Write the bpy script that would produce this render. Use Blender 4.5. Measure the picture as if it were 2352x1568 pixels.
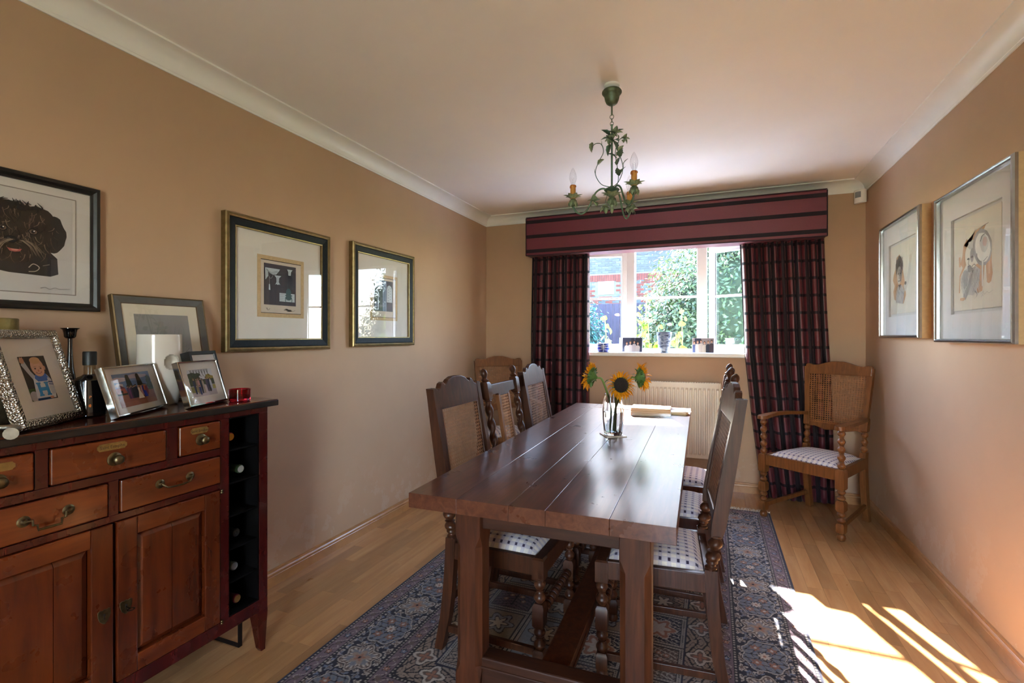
import bpy, bmesh, math, random
import numpy as np
from mathutils import Vector, Matrix, Euler

SC = bpy.context.scene
COL = SC.collection
for _o in list(bpy.data.objects):
    bpy.data.objects.remove(_o)
PI = math.pi
R = math.radians

# ------------------------------------------------------------------ camera
F_PX, YAW, HORIZON = 1128.0, R(22.22), 773.0
CAM_H = 1.25
cam_d = bpy.data.cameras.new('camera')
cam_d.sensor_width = 36.0
cam_d.lens = F_PX / 2352 * 36.0
cam_d.shift_y = (HORIZON - 784.0) / 2352
cam_d.clip_start = 0.02
cam_o = bpy.data.objects.new('camera', cam_d)
COL.objects.link(cam_o)
cam_o.location = (0, 0, CAM_H)
cam_o.rotation_euler = (R(90), 0, YAW)
SC.camera = cam_o

# ------------------------------------------------------------------ world, sun, fill lamp
SUN_EL, SUN_AZ = R(33.4), R(20.0)
world = bpy.data.worlds.new('sky')
SC.world = world
world.use_nodes = True
wn = world.node_tree.nodes
wl = world.node_tree.links
wn.clear()
w_out = wn.new('ShaderNodeOutputWorld')
w_bg = wn.new('ShaderNodeBackground')
w_sky = wn.new('ShaderNodeTexSky')
w_sky.sky_type = 'NISHITA'
w_sky.sun_disc = False
w_sky.sun_elevation = SUN_EL
w_sky.sun_rotation = -SUN_AZ
w_sky.air_density = 1.0
w_sky.dust_density = 0.6
w_sky.ozone_density = 2.0
w_bg.inputs['Strength'].default_value = 1.9
wl.new(w_sky.outputs[0], w_bg.inputs[0])
wl.new(w_bg.outputs[0], w_out.inputs[0])

def lamp(name, kind, loc, rot, energy, color=(1, 1, 1), **kw):
    d = bpy.data.lights.new(name, kind)
    d.energy = energy
    d.color = color
    for k, v in kw.items():
        setattr(d, k, v)
    o = bpy.data.objects.new(name, d)
    COL.objects.link(o)
    o.location = loc
    o.rotation_euler = rot
    return o

sun_dir = Vector((math.sin(SUN_AZ) * math.cos(SUN_EL), -math.cos(SUN_AZ) * math.cos(SUN_EL), -math.sin(SUN_EL)))
lamp('sun', 'SUN', (-3, 14, 9), sun_dir.to_track_quat('-Z', 'Y').to_euler(), 44.0, (1.0, 0.96, 0.91), angle=R(0.6))
# fill lamp added out of view behind the camera, at the added rear door
lamp('rear_fill_lamp', 'AREA', (0.08, -1.69, 1.06), (R(90), 0, 0), 12.0, (0.93, 0.96, 1.0), shape='RECTANGLE', size=0.66, size_y=1.8)
# sampling portal in the bay window (guides the sky light, emits nothing)
_p = lamp('bay_window_portal', 'AREA', (-0.395, 4.75, 1.6), (R(-90), 0, 0), 1.0, shape='RECTANGLE', size=1.8, size_y=1.0)
_p.data.cycles.is_portal = True

SC.view_settings.view_transform = 'Standard'
SC.view_settings.look = 'None'
SC.view_settings.gamma = 1.0
SC.view_settings.use_curve_mapping = False
SC.view_settings.exposure = 1.6
cy = SC.cycles
cy.caustics_reflective = False
cy.caustics_refractive = False
cy.max_bounces = 7
cy.diffuse_bounces = 4
cy.glossy_bounces = 3
cy.transmission_bounces = 7
cy.transparent_max_bounces = 12
cy.adaptive_threshold = 0.06

# ------------------------------------------------------------------ helpers
def lin(c):
    if isinstance(c, str):
        c = c.lstrip('#')
        c = [int(c[i:i + 2], 16) / 255 for i in (0, 2, 4)]
    return tuple((x / 12.92 if x <= 0.04045 else ((x + 0.055) / 1.055) ** 2.4) for x in c[:3])

class G:
    """collects geometry, then becomes one mesh object"""
    def __init__(self):
        self.v, self.f, self.mi = [], [], []
    def add(self, vs, fs, m=0):
        b = len(self.v)
        self.v += [tuple(p) for p in vs]
        for f in fs:
            self.f.append(tuple(b + i for i in f))
            self.mi.append(m)
        return self
    def box(self, x0, x1, y0, y1, z0, z1, m=0):
        if x0 > x1: x0, x1 = x1, x0
        if y0 > y1: y0, y1 = y1, y0
        if z0 > z1: z0, z1 = z1, z0
        vs = [(x0, y0, z0), (x1, y0, z0), (x1, y1, z0), (x0, y1, z0), (x0, y0, z1), (x1, y0, z1), (x1, y1, z1), (x0, y1, z1)]
        return self.add(vs, [(3, 2, 1, 0), (4, 5, 6, 7), (0, 1, 5, 4), (1, 2, 6, 5), (2, 3, 7, 6), (3, 0, 4, 7)], m)
    def bar(self, a, b, w, h, up=(0, 0, 1), m=0):
        """rectangular bar from a to b, w sideways, h along up"""
        a, b, up = Vector(a), Vector(b), Vector(up)
        d = (b - a).normalized()
        s = d.cross(up).normalized()
        u = s.cross(d).normalized()
        vs = []
        for p in (a, b):
            for i, j in ((-1, -1), (1, -1), (1, 1), (-1, 1)):
                vs.append(p + s * (i * w / 2) + u * (j * h / 2))
        return self.add(vs, [(3, 2, 1, 0), (4, 5, 6, 7), (0, 1, 5, 4), (1, 2, 6, 5), (2, 3, 7, 6), (3, 0, 4, 7)], m)
    def loops(self, rings, cap=True, closed=True, m=0):
        """skin a list of equal-length rings"""
        n = len(rings[0])
        vs = [p for r in rings for p in r]
        fs = []
        for i in range(len(rings) - 1):
            for j in range(n if closed else n - 1):
                k = (j + 1) % n
                fs.append((i * n + j, i * n + k, (i + 1) * n + k, (i + 1) * n + j))
        if cap:
            fs.append(tuple(range(n - 1, -1, -1)))
            b = (len(rings) - 1) * n
            fs.append(tuple(b + j for j in range(n)))
        return self.add(vs, fs, m)
    def lathe(self, prof, n=16, o=(0, 0, 0), axis=None, fn=None, cap=True, m=0):
        """prof: (r, z) pairs; axis: 3x3 matrix turning local z"""
        rings = []
        for r, z in prof:
            ring = []
            for j in range(n):
                a = 2 * PI * j / n
                rr = r * (fn(a, z) if fn else 1)
                p = Vector((rr * math.cos(a), rr * math.sin(a), z))
                if axis is not None: p = axis @ p
                ring.append(p + Vector(o))
            rings.append(ring)
        return self.loops(rings, cap, True, m)
    def tube(self, pts, r, n=8, m=0, cap=True):
        pts = [Vector(p) for p in pts]
        rings = []
        up = Vector((0.137, 0.31, 0.94)).normalized()
        t0 = None
        for i, p in enumerate(pts):
            t = (pts[min(i + 1, len(pts) - 1)] - pts[max(i - 1, 0)]).normalized()
            if t0 is None:
                s = t.cross(up)
                if s.length < 1e-3: s = t.cross(Vector((1, 0, 0)))
                s.normalize()
            else:
                s = (s - t * s.dot(t)).normalized()
            t0 = t
            u = t.cross(s)
            rr = r[i] if isinstance(r, (list, tuple)) else r
            rings.append([p + (s * math.cos(2 * PI * j / n) + u * math.sin(2 * PI * j / n)) * rr for j in range(n)])
        return self.loops(rings, cap, True, m)
    def prism(self, poly, d0, d1, mp, m=0):
        """poly: list of 2d points; mp(a, b, d) -> 3d point; extruded from d0 to d1"""
        n = len(poly)
        vs = [mp(a, b, d0) for a, b in poly] + [mp(a, b, d1) for a, b in poly]
        fs = [tuple(range(n - 1, -1, -1)), tuple(range(n, 2 * n))]
        for i in range(n):
            j = (i + 1) % n
            fs.append((i, j, n + j, n + i))
        return self.add(vs, fs, m)
    def rring(self, w, h, prof, m=0, mp=None):
        """picture-frame moulding: prof = (inset, height) from outer edge; mitred round a w x h rectangle, local x right, y up, z out"""
        rings = []
        for ins, z in prof:
            a, b = w / 2 - ins, h / 2 - ins
            rings.append([(-a, -b, z), (a, -b, z), (a, b, z), (-a, b, z)])
        n = len(rings)
        vs = [p for r in rings for p in r]
        fs = []
        for i in range(n):
            i2 = (i + 1) % n
            for j in range(4):
                k = (j + 1) % 4
                fs.append((i * 4 + j, i * 4 + k, i2 * 4 + k, i2 * 4 + j))
        return self.add(vs, fs, m)
    def mesh(self, name, bevel=0.0, segs=2, smooth=None, fix=True):
        me = bpy.data.meshes.new(name)
        bm = bmesh.new()
        bv = [bm.verts.new(p) for p in self.v]
        for f, m in zip(self.f, self.mi):
            try:
                fc = bm.faces.new([bv[i] for i in f])
                fc.material_index = m
            except ValueError:
                pass
        if fix:
            bmesh.ops.recalc_face_normals(bm, faces=bm.faces[:])
        if bevel > 0:
            es = [e for e in bm.edges if len(e.link_faces) == 2 and e.calc_face_angle(0) > 0.6]
            bmesh.ops.bevel(bm, geom=es, offset=bevel, segments=segs, profile=0.5, affect='EDGES', clamp_overlap=True)
        bm.to_mesh(me)
        bm.free()
        if smooth is not None:
            me.polygons.foreach_set('use_smooth', [True] * len(me.polygons))
            me.set_sharp_from_angle(angle=R(smooth))
        return me
    def build(self, name, mat, parent=None, bevel=0.0, segs=2, smooth=None, fix=True):
        return link(name, self.mesh(name, bevel, segs, smooth, fix), mat, parent)

def link(name, me, mat, parent=None):
    if mat is not None and not me.materials:
        for mm in (mat if isinstance(mat, (list, tuple)) else [mat]):
            me.materials.append(mm)
    o = bpy.data.objects.new(name, me)
    COL.objects.link(o)
    if parent is not None:
        o.parent = parent
    return o

def tag(o, label=None, cat=None, group=None, kind=None):
    if label: o['label'] = label
    if cat: o['category'] = cat
    if group: o['group'] = group
    if kind: o['kind'] = kind
    return o

def thing(name, label, cat, loc=(0, 0, 0), rz=0.0, group=None, rot=None):
    o = bpy.data.objects.new(name, None)
    o.empty_display_size = 0.05
    COL.objects.link(o)
    o.location = loc
    if rot is not None:
        o.rotation_euler = Matrix(rot).to_euler() if not isinstance(rot, Euler) else rot
    else:
        o.rotation_euler = (0, 0, rz)
    return tag(o, label, cat, group)

def struct(name, loc=(0, 0, 0)):
    o = bpy.data.objects.new(name, None)
    COL.objects.link(o)
    o.location = loc
    o['kind'] = 'structure'
    return o

def copy_tree(root, loc, rz, label):
    def cp(o, par):
        c = o.copy()
        COL.objects.link(c)
        if par is not None: c.parent = par
        for ch in list(o.children):
            cp(ch, c)
        return c
    r = cp(root, None)
    r.location = loc
    r.rotation_euler = (0, 0, rz)
    r['label'] = label
    return r

def spline(pts, n=8):
    """Catmull-Rom through pts"""
    P = [Vector(p) for p in pts]
    P = [P[0] * 2 - P[1]] + P + [P[-1] * 2 - P[-2]]
    out = []
    for i in range(1, len(P) - 2):
        for k in range(n):
            t = k / n
            a, b, c, d = P[i - 1], P[i], P[i + 1], P[i + 2]
            out.append(0.5 * ((2 * b) + (c - a) * t + (2 * a - 5 * b + 4 * c - d) * t * t + (3 * b - a - 3 * c + d) * t ** 3))
    out.append(P[-2])
    return out

# ------------------------------------------------------------------ materials
_MATS = {}
def new_mat(name):
    m = bpy.data.materials.new(name)
    m.use_nodes = True
    nt = m.node_tree
    bs = nt.nodes['Principled BSDF']
    return m, nt, nt.nodes, nt.links, bs

def _coord(nt, space='Object', scale=(1, 1, 1)):
    tc = nt.nodes.new('ShaderNodeTexCoord')
    mp = nt.nodes.new('ShaderNodeMapping')
    mp.inputs['Scale'].default_value = scale
    if space == 'World':
        g = nt.nodes.new('ShaderNodeNewGeometry')
        nt.links.new(g.outputs['Position'], mp.inputs['Vector'])
    else:
        nt.links.new(tc.outputs[space], mp.inputs['Vector'])
    return mp.outputs['Vector']

def _noise(nt, vec, scale, detail=4, rough=0.55, dist=0.0):
    n = nt.nodes.new('ShaderNodeTexNoise')
    n.inputs['Scale'].default_value = scale
    n.inputs['Detail'].default_value = detail
    n.inputs['Roughness'].default_value = rough
    n.inputs['Distortion'].default_value = dist
    nt.links.new(vec, n.inputs['Vector'])
    return n.outputs['Fac']

def _ramp(nt, fac, stops):
    r = nt.nodes.new('ShaderNodeValToRGB')
    el = r.color_ramp.elements
    while len(el) < len(stops): el.new(0.5)
    for e, (p, c) in zip(el, stops):
        e.position = p
        e.color = (*c, 1)
    nt.links.new(fac, r.inputs['Fac'])
    return r.outputs['Color']

def _bump(nt, bs, fac, strength, dist=0.002):
    b = nt.nodes.new('ShaderNodeBump')
    b.inputs['Strength'].default_value = strength
    b.inputs['Distance'].default_value = dist
    nt.links.new(fac, b.inputs['Height'])
    nt.links.new(b.outputs['Normal'], bs.inputs['Normal'])

def _math(nt, op, a, b=None, c=None):
    n = nt.nodes.new('ShaderNodeMath')
    n.operation = op
    for i, x in enumerate((a, b, c)):
        if x is None: continue
        if isinstance(x, (int, float)): n.inputs[i].default_value = x
        else: nt.links.new(x, n.inputs[i])
    return n.outputs[0]

def _mix(nt, fac, a, b):
    n = nt.nodes.new('ShaderNodeMix')
    n.data_type = 'RGBA'
    for s, x in ((n.inputs[0], fac), (n.inputs[6], a), (n.inputs[7], b)):
        if isinstance(x, (int, float)): s.default_value = x
        elif isinstance(x, tuple): s.default_value = (*x, 1)
        else: nt.links.new(x, s)
    return n.outputs[2]

def plain(name, c, rough=0.5, metal=0.0, var=0.12, vscale=8.0, bump=0.0, bscale=150.0, coat=0.0, space='Object', spec=0.5, sheen=0.0, bdist=0.002):
    if name in _MATS: return _MATS[name]
    m, nt, N, L, bs = new_mat(name)
    c = lin(c)
    vec = _coord(nt, space)
    f = _noise(nt, vec, vscale)
    lo = tuple(x * (1 - var) for x in c)
    hi = tuple(min(1, x * (1 + var)) for x in c)
    L.new(_ramp(nt, f, [(0.3, lo), (0.7, hi)]), bs.inputs['Base Color'])
    bs.inputs['Roughness'].default_value = rough
    bs.inputs['Metallic'].default_value = metal
    bs.inputs['Specular IOR Level'].default_value = spec
    bs.inputs['Coat Weight'].default_value = coat
    bs.inputs['Coat Roughness'].default_value = 0.08
    bs.inputs['Sheen Weight'].default_value = sheen
    if bump > 0:
        _bump(nt, bs, _noise(nt, vec, bscale, 3), bump, bdist)
    _MATS[name] = m
    return m

def wood(name, dark, mid, light, axis='Z', rough=0.4, coat=0.0, stretch=14.0, scale=3.0, rand=0.0, space='Object', bump=0.15, spec=0.5, spots=0.0, rvar=0.1):
    if name in _MATS: return _MATS[name]
    m, nt, N, L, bs = new_mat(name)
    s = [stretch, stretch, stretch]
    s['XYZ'.index(axis)] = 1.0
    vec = _coord(nt, space, tuple(s))
    if rand > 0:
        oi = N.new('ShaderNodeObjectInfo')
        va = N.new('ShaderNodeVectorMath'); va.operation = 'MULTIPLY_ADD'
        cx = N.new('ShaderNodeCombineXYZ')
        for i in range(3): L.new(oi.outputs['Random'], cx.inputs[i])
        L.new(cx.outputs[0], va.inputs[0])
        va.inputs[1].default_value = (37, 53, 71)
        L.new(vec, va.inputs[2])
        vec = va.outputs[0]
    f = _noise(nt, vec, scale, 6, 0.62, 0.6)
    col = _ramp(nt, f, [(0.25, lin(dark)), (0.5, lin(mid)), (0.78, lin(light))])
    if rand > 0:
        hs = N.new('ShaderNodeHueSaturation')
        mr = N.new('ShaderNodeMapRange')
        L.new(oi.outputs['Random'], mr.inputs[0])
        mr.inputs[3].default_value = 1 - rand
        mr.inputs[4].default_value = 1 + rand
        L.new(mr.outputs[0], hs.inputs['Value'])
        L.new(col, hs.inputs['Color'])
        col = hs.outputs[0]
    v2 = _coord(nt, space)
    if spots > 0:
        w2 = _noise(nt, v2, 5.0, 5, 0.65)
        sm = N.new('ShaderNodeMapRange'); sm.interpolation_type = 'SMOOTHSTEP'
        L.new(w2, sm.inputs[0]); sm.inputs[1].default_value = 0.35; sm.inputs[2].default_value = 0.8
        col = _mix(nt, _math(nt, 'MULTIPLY', sm.outputs[0], spots), col, lin(dark))
    L.new(col, bs.inputs['Base Color'])
    rr = N.new('ShaderNodeMapRange')
    L.new(_noise(nt, v2, 9.0, 4), rr.inputs[0])
    rr.inputs[3].default_value = max(0.02, rough - rvar)
    rr.inputs[4].default_value = rough + rvar
    L.new(rr.outputs[0], bs.inputs['Roughness'])
    bs.inputs['Coat Weight'].default_value = coat
    bs.inputs['Coat Roughness'].default_value = 0.12
    bs.inputs['Specular IOR Level'].default_value = spec
    if bump > 0: _bump(nt, bs, f, bump, 0.0015)
    _MATS[name] = m
    return m

def pane_mat(name, tint=(1, 1, 1), refl=1.0, rough=0.0, ior=1.45):
    """thin flat glass: clear straight through, mirror by Fresnel"""
    if name in _MATS: return _MATS[name]
    m, nt, N, L, bs = new_mat(name)
    N.remove(bs)
    tr = N.new('ShaderNodeBsdfTransparent'); tr.inputs[0].default_value = (*tint, 1)
    gl = N.new('ShaderNodeBsdfGlossy'); gl.inputs['Roughness'].default_value = rough
    fr = N.new('ShaderNodeFresnel')
    ge = N.new('ShaderNodeNewGeometry')      # same air-to-glass ratio on both faces of the sheet
    L.new(_math(nt, 'ADD', _math(nt, 'MULTIPLY', ge.outputs['Backfacing'], 1 / ior - ior), ior), fr.inputs['IOR'])
    mx = N.new('ShaderNodeMixShader')
    L.new(_math(nt, 'MULTIPLY', fr.outputs[0], refl), mx.inputs[0])
    L.new(tr.outputs[0], mx.inputs[1])
    L.new(gl.outputs[0], mx.inputs[2])
    L.new(mx.outputs[0], N['Material Output'].inputs['Surface'])
    _MATS[name] = m
    return m

def glass_mat(name, c=(1, 1, 1), rough=0.0, ior=1.45):
    if name in _MATS: return _MATS[name]
    m, nt, N, L, bs = new_mat(name)
    bs.inputs['Base Color'].default_value = (*c, 1)
    bs.inputs['Transmission Weight'].default_value = 1.0
    bs.inputs['Roughness'].default_value = rough
    bs.inputs['IOR'].default_value = ior
    _MATS[name] = m
    return m

def ink_mat(name='printed_ink', rough=0.55):
    """flat print: colours carried by the print's own colour attribute"""
    if name in _MATS: return _MATS[name]
    m, nt, N, L, bs = new_mat(name)
    a = N.new('ShaderNodeAttribute'); a.attribute_name = 'Col'
    L.new(a.outputs['Color'], bs.inputs['Base Color'])
    bs.inputs['Roughness'].default_value = rough
    _MATS[name] = m
    return m

def leaf_mat(name, c1, c2, trans=0.4, rough=0.45):
    if name in _MATS: return _MATS[name]
    m, nt, N, L, bs = new_mat(name)
    a = N.new('ShaderNodeAttribute'); a.attribute_name = 'Col'
    sp = N.new('ShaderNodeSeparateColor')
    L.new(a.outputs['Color'], sp.inputs[0])
    col = _mix(nt, sp.outputs[0], lin(c1), lin(c2))
    L.new(col, bs.inputs['Base Color'])
    bs.inputs['Roughness'].default_value = rough
    tl = N.new('ShaderNodeBsdfTranslucent')
    L.new(col, tl.inputs[0])
    mx = N.new('ShaderNodeMixShader')
    mx.inputs[0].default_value = trans
    L.new(bs.outputs[0], mx.inputs[1])
    L.new(tl.outputs[0], mx.inputs[2])
    L.new(mx.outputs[0], N['Material Output'].inputs['Surface'])
    _MATS[name] = m
    return m

def colour_attr(me, cols):
    at = me.color_attributes.new('Col', 'FLOAT_COLOR', 'POINT')
    a = np.ones((len(me.vertices), 4), np.float32)
    a[:, :3] = cols
    at.data.foreach_set('color', a.ravel())

# ---------------- 2d print painting (u, v in 0..1, layered flat shapes)
def blob(cx, cy, rx, ry, n=18, jit=0.0, seed=0, rot=0.0):
    rg = random.Random(seed)
    out = []
    for i in range(n):
        a = 2 * PI * i / n
        k = 1 + jit * (rg.random() * 2 - 1)
        x, y = rx * k * math.cos(a), ry * k * math.sin(a)
        out.append((cx + x * math.cos(rot) - y * math.sin(rot), cy + x * math.sin(rot) + y * math.cos(rot)))
    return out

def rect(x0, y0, x1, y1):
    return [(x0, y0), (x1, y0), (x1, y1), (x0, y1)]

def stroke(pts, w0, w1=None):
    w1 = w0 if w1 is None else w1
    L_, R_ = [], []
    n = len(pts)
    for i, p in enumerate(pts):
        q0, q1 = pts[max(0, i - 1)], pts[min(n - 1, i + 1)]
        dx, dy = q1[0] - q0[0], q1[1] - q0[1]
        d = math.hypot(dx, dy) or 1
        w = (w0 + (w1 - w0) * i / (n - 1)) / 2
        L_.append((p[0] - dy / d * w, p[1] + dx / d * w))
        R_.append((p[0] + dy / d * w, p[1] - dx / d * w))
    return L_ + R_[::-1]

def curve2(pts, n=5):
    return [(p.x, p.y) for p in spline([(a, b, 0) for a, b in pts], n)]

def paint(name, w, h, layers, parent, z0=0.0, loc=(0, 0)):
    """a flat print w x h with its lower left corner at -w/2, -h/2 of the parent"""
    vs, fs, cs = [], [], []
    for k, (poly, c) in enumerate(layers):
        b = len(vs)
        cl = lin(c)
        for u, v in poly:
            vs.append((loc[0] + (min(1, max(0, u)) - 0.5) * w, loc[1] + (min(1, max(0, v)) - 0.5) * h, z0 + k * 2.5e-5))
            cs.append(cl)
        fs.append(tuple(range(b, b + len(poly))))
    me = bpy.data.meshes.new(name)
    me.from_pydata(vs, [], fs)
    colour_attr(me, np.array(cs, np.float32))
    return link(name, me, ink_mat(), parent)

def text_mesh(name, body, size, mat, parent, loc, rot=None, depth=0.0003, sx=1.0):
    cu = bpy.data.curves.new(name, 'FONT')
    cu.body = body
    cu.size = size
    cu.align_x = 'CENTER'
    cu.align_y = 'CENTER'
    cu.extrude = depth
    cu.resolution_u = 2
    to = bpy.data.objects.new(name + '_curve', cu)
    COL.objects.link(to)
    dg = bpy.context.evaluated_depsgraph_get()
    me = bpy.data.meshes.new_from_object(to.evaluated_get(dg))
    bpy.data.objects.remove(to)
    bpy.data.curves.remove(cu)
    me.materials.clear()
    o = link(name, me, mat, parent)
    o.location = loc
    if rot is not None: o.rotation_euler = rot
    o.scale = (sx, 1, 1)
    return o

# ------------------------------------------------------------------ room
XL, XR, YB, YR = -2.054, 1.05, 4.36, -1.7
ZC, ZK = 2.41, 2.328            # ceiling, underside of the cornice
SILL = 1.113

def wall_mat(name, c):
    m, nt, N, L, bs = new_mat(name)
    vec = _coord(nt, 'World')
    big = _noise(nt, vec, 1.7, 4, 0.6)
    weave = _coord(nt, 'World', (60, 60, 260))
    fine = _noise(nt, weave, 3.0, 2)
    c = lin(c)
    col = _ramp(nt, big, [(0.25, tuple(x * 0.94 for x in c)), (0.75, tuple(min(1, x * 1.05) for x in c))])
    # old damp marks low on the wall
    g = N.new('ShaderNodeSeparateXYZ'); L.new(vec, g.inputs[0])
    low = N.new('ShaderNodeMapRange'); L.new(g.outputs['Z'], low.inputs[0])
    low.inputs[1].default_value = 0.5; low.inputs[2].default_value = 0.08
    st = _noise(nt, vec, 7.0, 6, 0.7)
    stain = _math(nt, 'MULTIPLY', _math(nt, 'MULTIPLY', low.outputs[0], _math(nt, 'GREATER_THAN', st, 0.56)), 0.16)
    col = _mix(nt, stain, col, lin('#cfc4b8'))
    L.new(col, bs.inputs['Base Color'])
    bs.inputs['Roughness'].default_value = 0.62
    bs.inputs['Specular IOR Level'].default_value = 0.3
    _bump(nt, bs, fine, 0.12, 0.0008)
    return m

WALL = wall_mat('wallpaper', '#b9997d')
CEIL = plain('ceiling_paint', '#f3eeea', 0.6, var=0.02, vscale=2, bump=0.04, bscale=60, space='World', spec=0.3)
WHITE = plain('white_gloss', '#ece9e4', 0.35, var=0.02, space='World')
UPVC = plain('white_upvc', '#eef0f2', 0.3, var=0.015, space='World')
FLOORW = wood('beech_floor', '#a27346', '#b28454', '#c19768', 'Y', 0.32, 0.25, 9.0, 2.2, 0.2, 'World', 0.05)
SKIRT = wood('beech_skirting', '#9c6c40', '#ad7c4c', '#b98956', 'X', 0.35, 0.2, 1.0, 9.0, 0.0, 'World', 0.05)

# floor: bedding slab and separate wood strips on it
fl = struct('floor')
G().box(XL - .12, XR + .12, YR - .12, YB + .12, -0.08, -0.011).build('subfloor', FLOORW, fl)
strip_me = G().box(0, 1, 0, 1, -0.0105, 0.0).mesh('wood_strip')
strip_me.materials.append(FLOORW)
RUG = (-1.455, 0.375, 1.14, 3.893)
rnd = random.Random(4)
SW = 0.0692
nst = int((XR - XL) / SW) + 1
def lay(x0, x1, ya, yb, lens):
    y = ya
    first = True
    while y < yb - 0.01:
        l = rnd.uniform(*lens)
        if first: l *= rnd.uniform(0.3, 1.0); first = False
        y1 = min(yb, y + l)
        if yb - y1 < 0.12: y1 = yb
        o = bpy.data.objects.new('wood_strip', strip_me)
        COL.objects.link(o)
        o.parent = fl
        o.location = (x0 + 0.0004, y + 0.0004, 0)
        o.scale = (x1 - x0 - 0.0008, y1 - y - 0.0008, 1)
        y = y1
bed = G()
for i in range(nst):
    x0, x1 = XL + i * SW, min(XR, XL + (i + 1) * SW)
    if x1 <= x0: continue
    under = x0 > RUG[0] + 0.06 and x1 < RUG[1] - 0.06
    if not under:
        lay(x0, x1, 0.25, YB, (0.34, 0.62))
        bed.box(x0 + .0004, x1 - .0004, YR, 0.2496, -0.0105, 0)
    else:
        lay(x0, x1, 3.80, YB, (0.34, 0.62))
        bed.box(x0 + .0004, x1 - .0004, YR, 3.7996, -0.0105, 0)
tag(bed.build('wood_strips_under_rug', FLOORW, fl), kind='stuff')

# walls
BX0, BX1, BZ1 = -1.30, 0.51, 2.16       # bay opening
wb = G()
wb.box(XL - .12, BX0, YB, YB + .12, 0, ZC)
wb.box(BX1, XR + .12, YB, YB + .12, 0, ZC)
wb.box(BX0, BX1, YB, YB + .12, 0, SILL - .035)
wb.box(BX0, BX1, YB, YB + .12, BZ1, ZC)
tag(wb.build('wall_back', WALL), kind='structure')
tag(G().box(XL - .12, XL, YR - .12, YB, 0, ZC).build('wall_left', WALL), kind='structure')
tag(G().box(XR, XR + .12, YR - .12, YB, 0, ZC).build('wall_right', WALL), kind='structure')
DX0, DX1, DZ0, DZ = -0.30, 0.46, 0.0, 2.05
wr = G()
wr.box(XL, DX0, YR - .12, YR, 0, ZC)
wr.box(DX1, XR, YR - .12, YR, 0, ZC)
wr.box(DX0, DX1, YR - .12, YR, DZ, ZC)
tag(wr.build('wall_rear', WALL), kind='structure')
tag(G().box(XL - .12, XR + .12, YR - .12, YB + .12, ZC, ZC + .12).build('ceiling', CEIL), kind='structure')

# coved cornice
def cornice(name, a, b, nrm):
    a, b, nrm = Vector(a), Vector(b), Vector(nrm)
    d = ZC - ZK
    prof = [(0, ZK - .004), (0.006, ZK - .004), (0.006, ZK + .006)]
    for k in range(9):
        t = k / 8 * PI / 2
        prof.append((0.008 + 0.070 * (1 - math.cos(t)), ZK + .008 + (d - .018) * math.sin(t)))
    prof += [(0.088, ZC - .008), (0.088, ZC), (0, ZC)]
    dr = (b - a).normalized()
    rings = []
    for p, e in ((a, 1), (b, -1)):
        rings.append([(p + nrm * q + dr * (e * q)).to_tuple()[:2] + (z,) for q, z in prof])
    g = G().loops(rings)
    return tag(g.build(name, WHITE, smooth=30), kind='structure')
cornice('trim_1', (XL, YR, 0), (XL, YB, 0), (1, 0, 0))
cornice('trim_2', (XL, YB, 0), (XR, YB, 0), (0, -1, 0))
cornice('trim_3', (XR, YB, 0), (XR, YR, 0), (-1, 0, 0))
cornice('trim_4', (XR, YR, 0), (XL, YR, 0), (0, 1, 0))

def skirting(name, a, b, nrm):
    a, b, nrm = Vector(a), Vector(b), Vector(nrm)
    prof = [(0, 0), (0.016, 0), (0.016, 0.048), (0.0145, 0.05), (0.0145, 0.052), (0.016, 0.055), (0.015, 0.062), (0.011, 0.067), (0.009, 0.069), (0.009, 0.072), (0.007, 0.078), (0, 0.08)]
    dr = (b - a).normalized()
    rings = []
    for p, e in ((a, 1), (b, -1)):
        rings.append([(p + nrm * q + dr * (e * q)).to_tuple()[:2] + (z,) for q, z in prof])
    return tag(G().loops(rings).build(name, SKIRT), kind='structure')
skirting('baseboard_left', (XL, YR, 0), (XL, YB, 0), (1, 0, 0))
skirting('baseboard_back', (XL, YB, 0), (XR, YB, 0), (0, -1, 0))
skirting('baseboard_right', (XR, YB, 0), (XR, YR, 0), (-1, 0, 0))

# unseen glazed door added behind the camera to let in fill light
dr1 = struct('door_added', (0, YR - .06, 0))
for (xa, xb) in ((DX0, DX0 + .05), (DX1 - .05, DX1)):
    G().box(xa, xb, -.03, .03, DZ0, DZ).build('stile', UPVC, dr1, bevel=.004)
for (za, zb) in ((DZ0, DZ0 + .12), (DZ - .05, DZ)):
    G().box(DX0 + .05, DX1 - .05, -.03, .03, za, zb).build('rail', UPVC, dr1, bevel=.004)
G().box(DX0 + .05, DX1 - .05, -.004, .004, DZ0 + .05, DZ - .05).build('pane', pane_mat('window_glass'), dr1)

# ------------------------------------------------------------------ garden seen through the window
GRASS = plain('lawn_grass', '#5d7a35', 0.8, var=0.35, vscale=14, bump=0.5, bscale=80, space='World', bdist=0.02)
tag(G().box(-30, 30, YB + .12, 45, -0.35, -0.15).build('ground', GRASS), kind='structure')
tag(G().box(-30, 30, -25, YR - .12, -0.35, -0.15).build('ground_rear', GRASS), kind='structure')

BOUNCE_SLAB = plain('pale_bounce_slab', '#cfdcec', .85, var=.06, vscale=3, space='World')
tag(G().box(-6, 6, YB + .12, 7.6, -0.15, -0.13).build('floor_bounce_slab', BOUNCE_SLAB), kind='structure')  # unseen pale slab added to bounce sunlight up onto the ceiling

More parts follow.
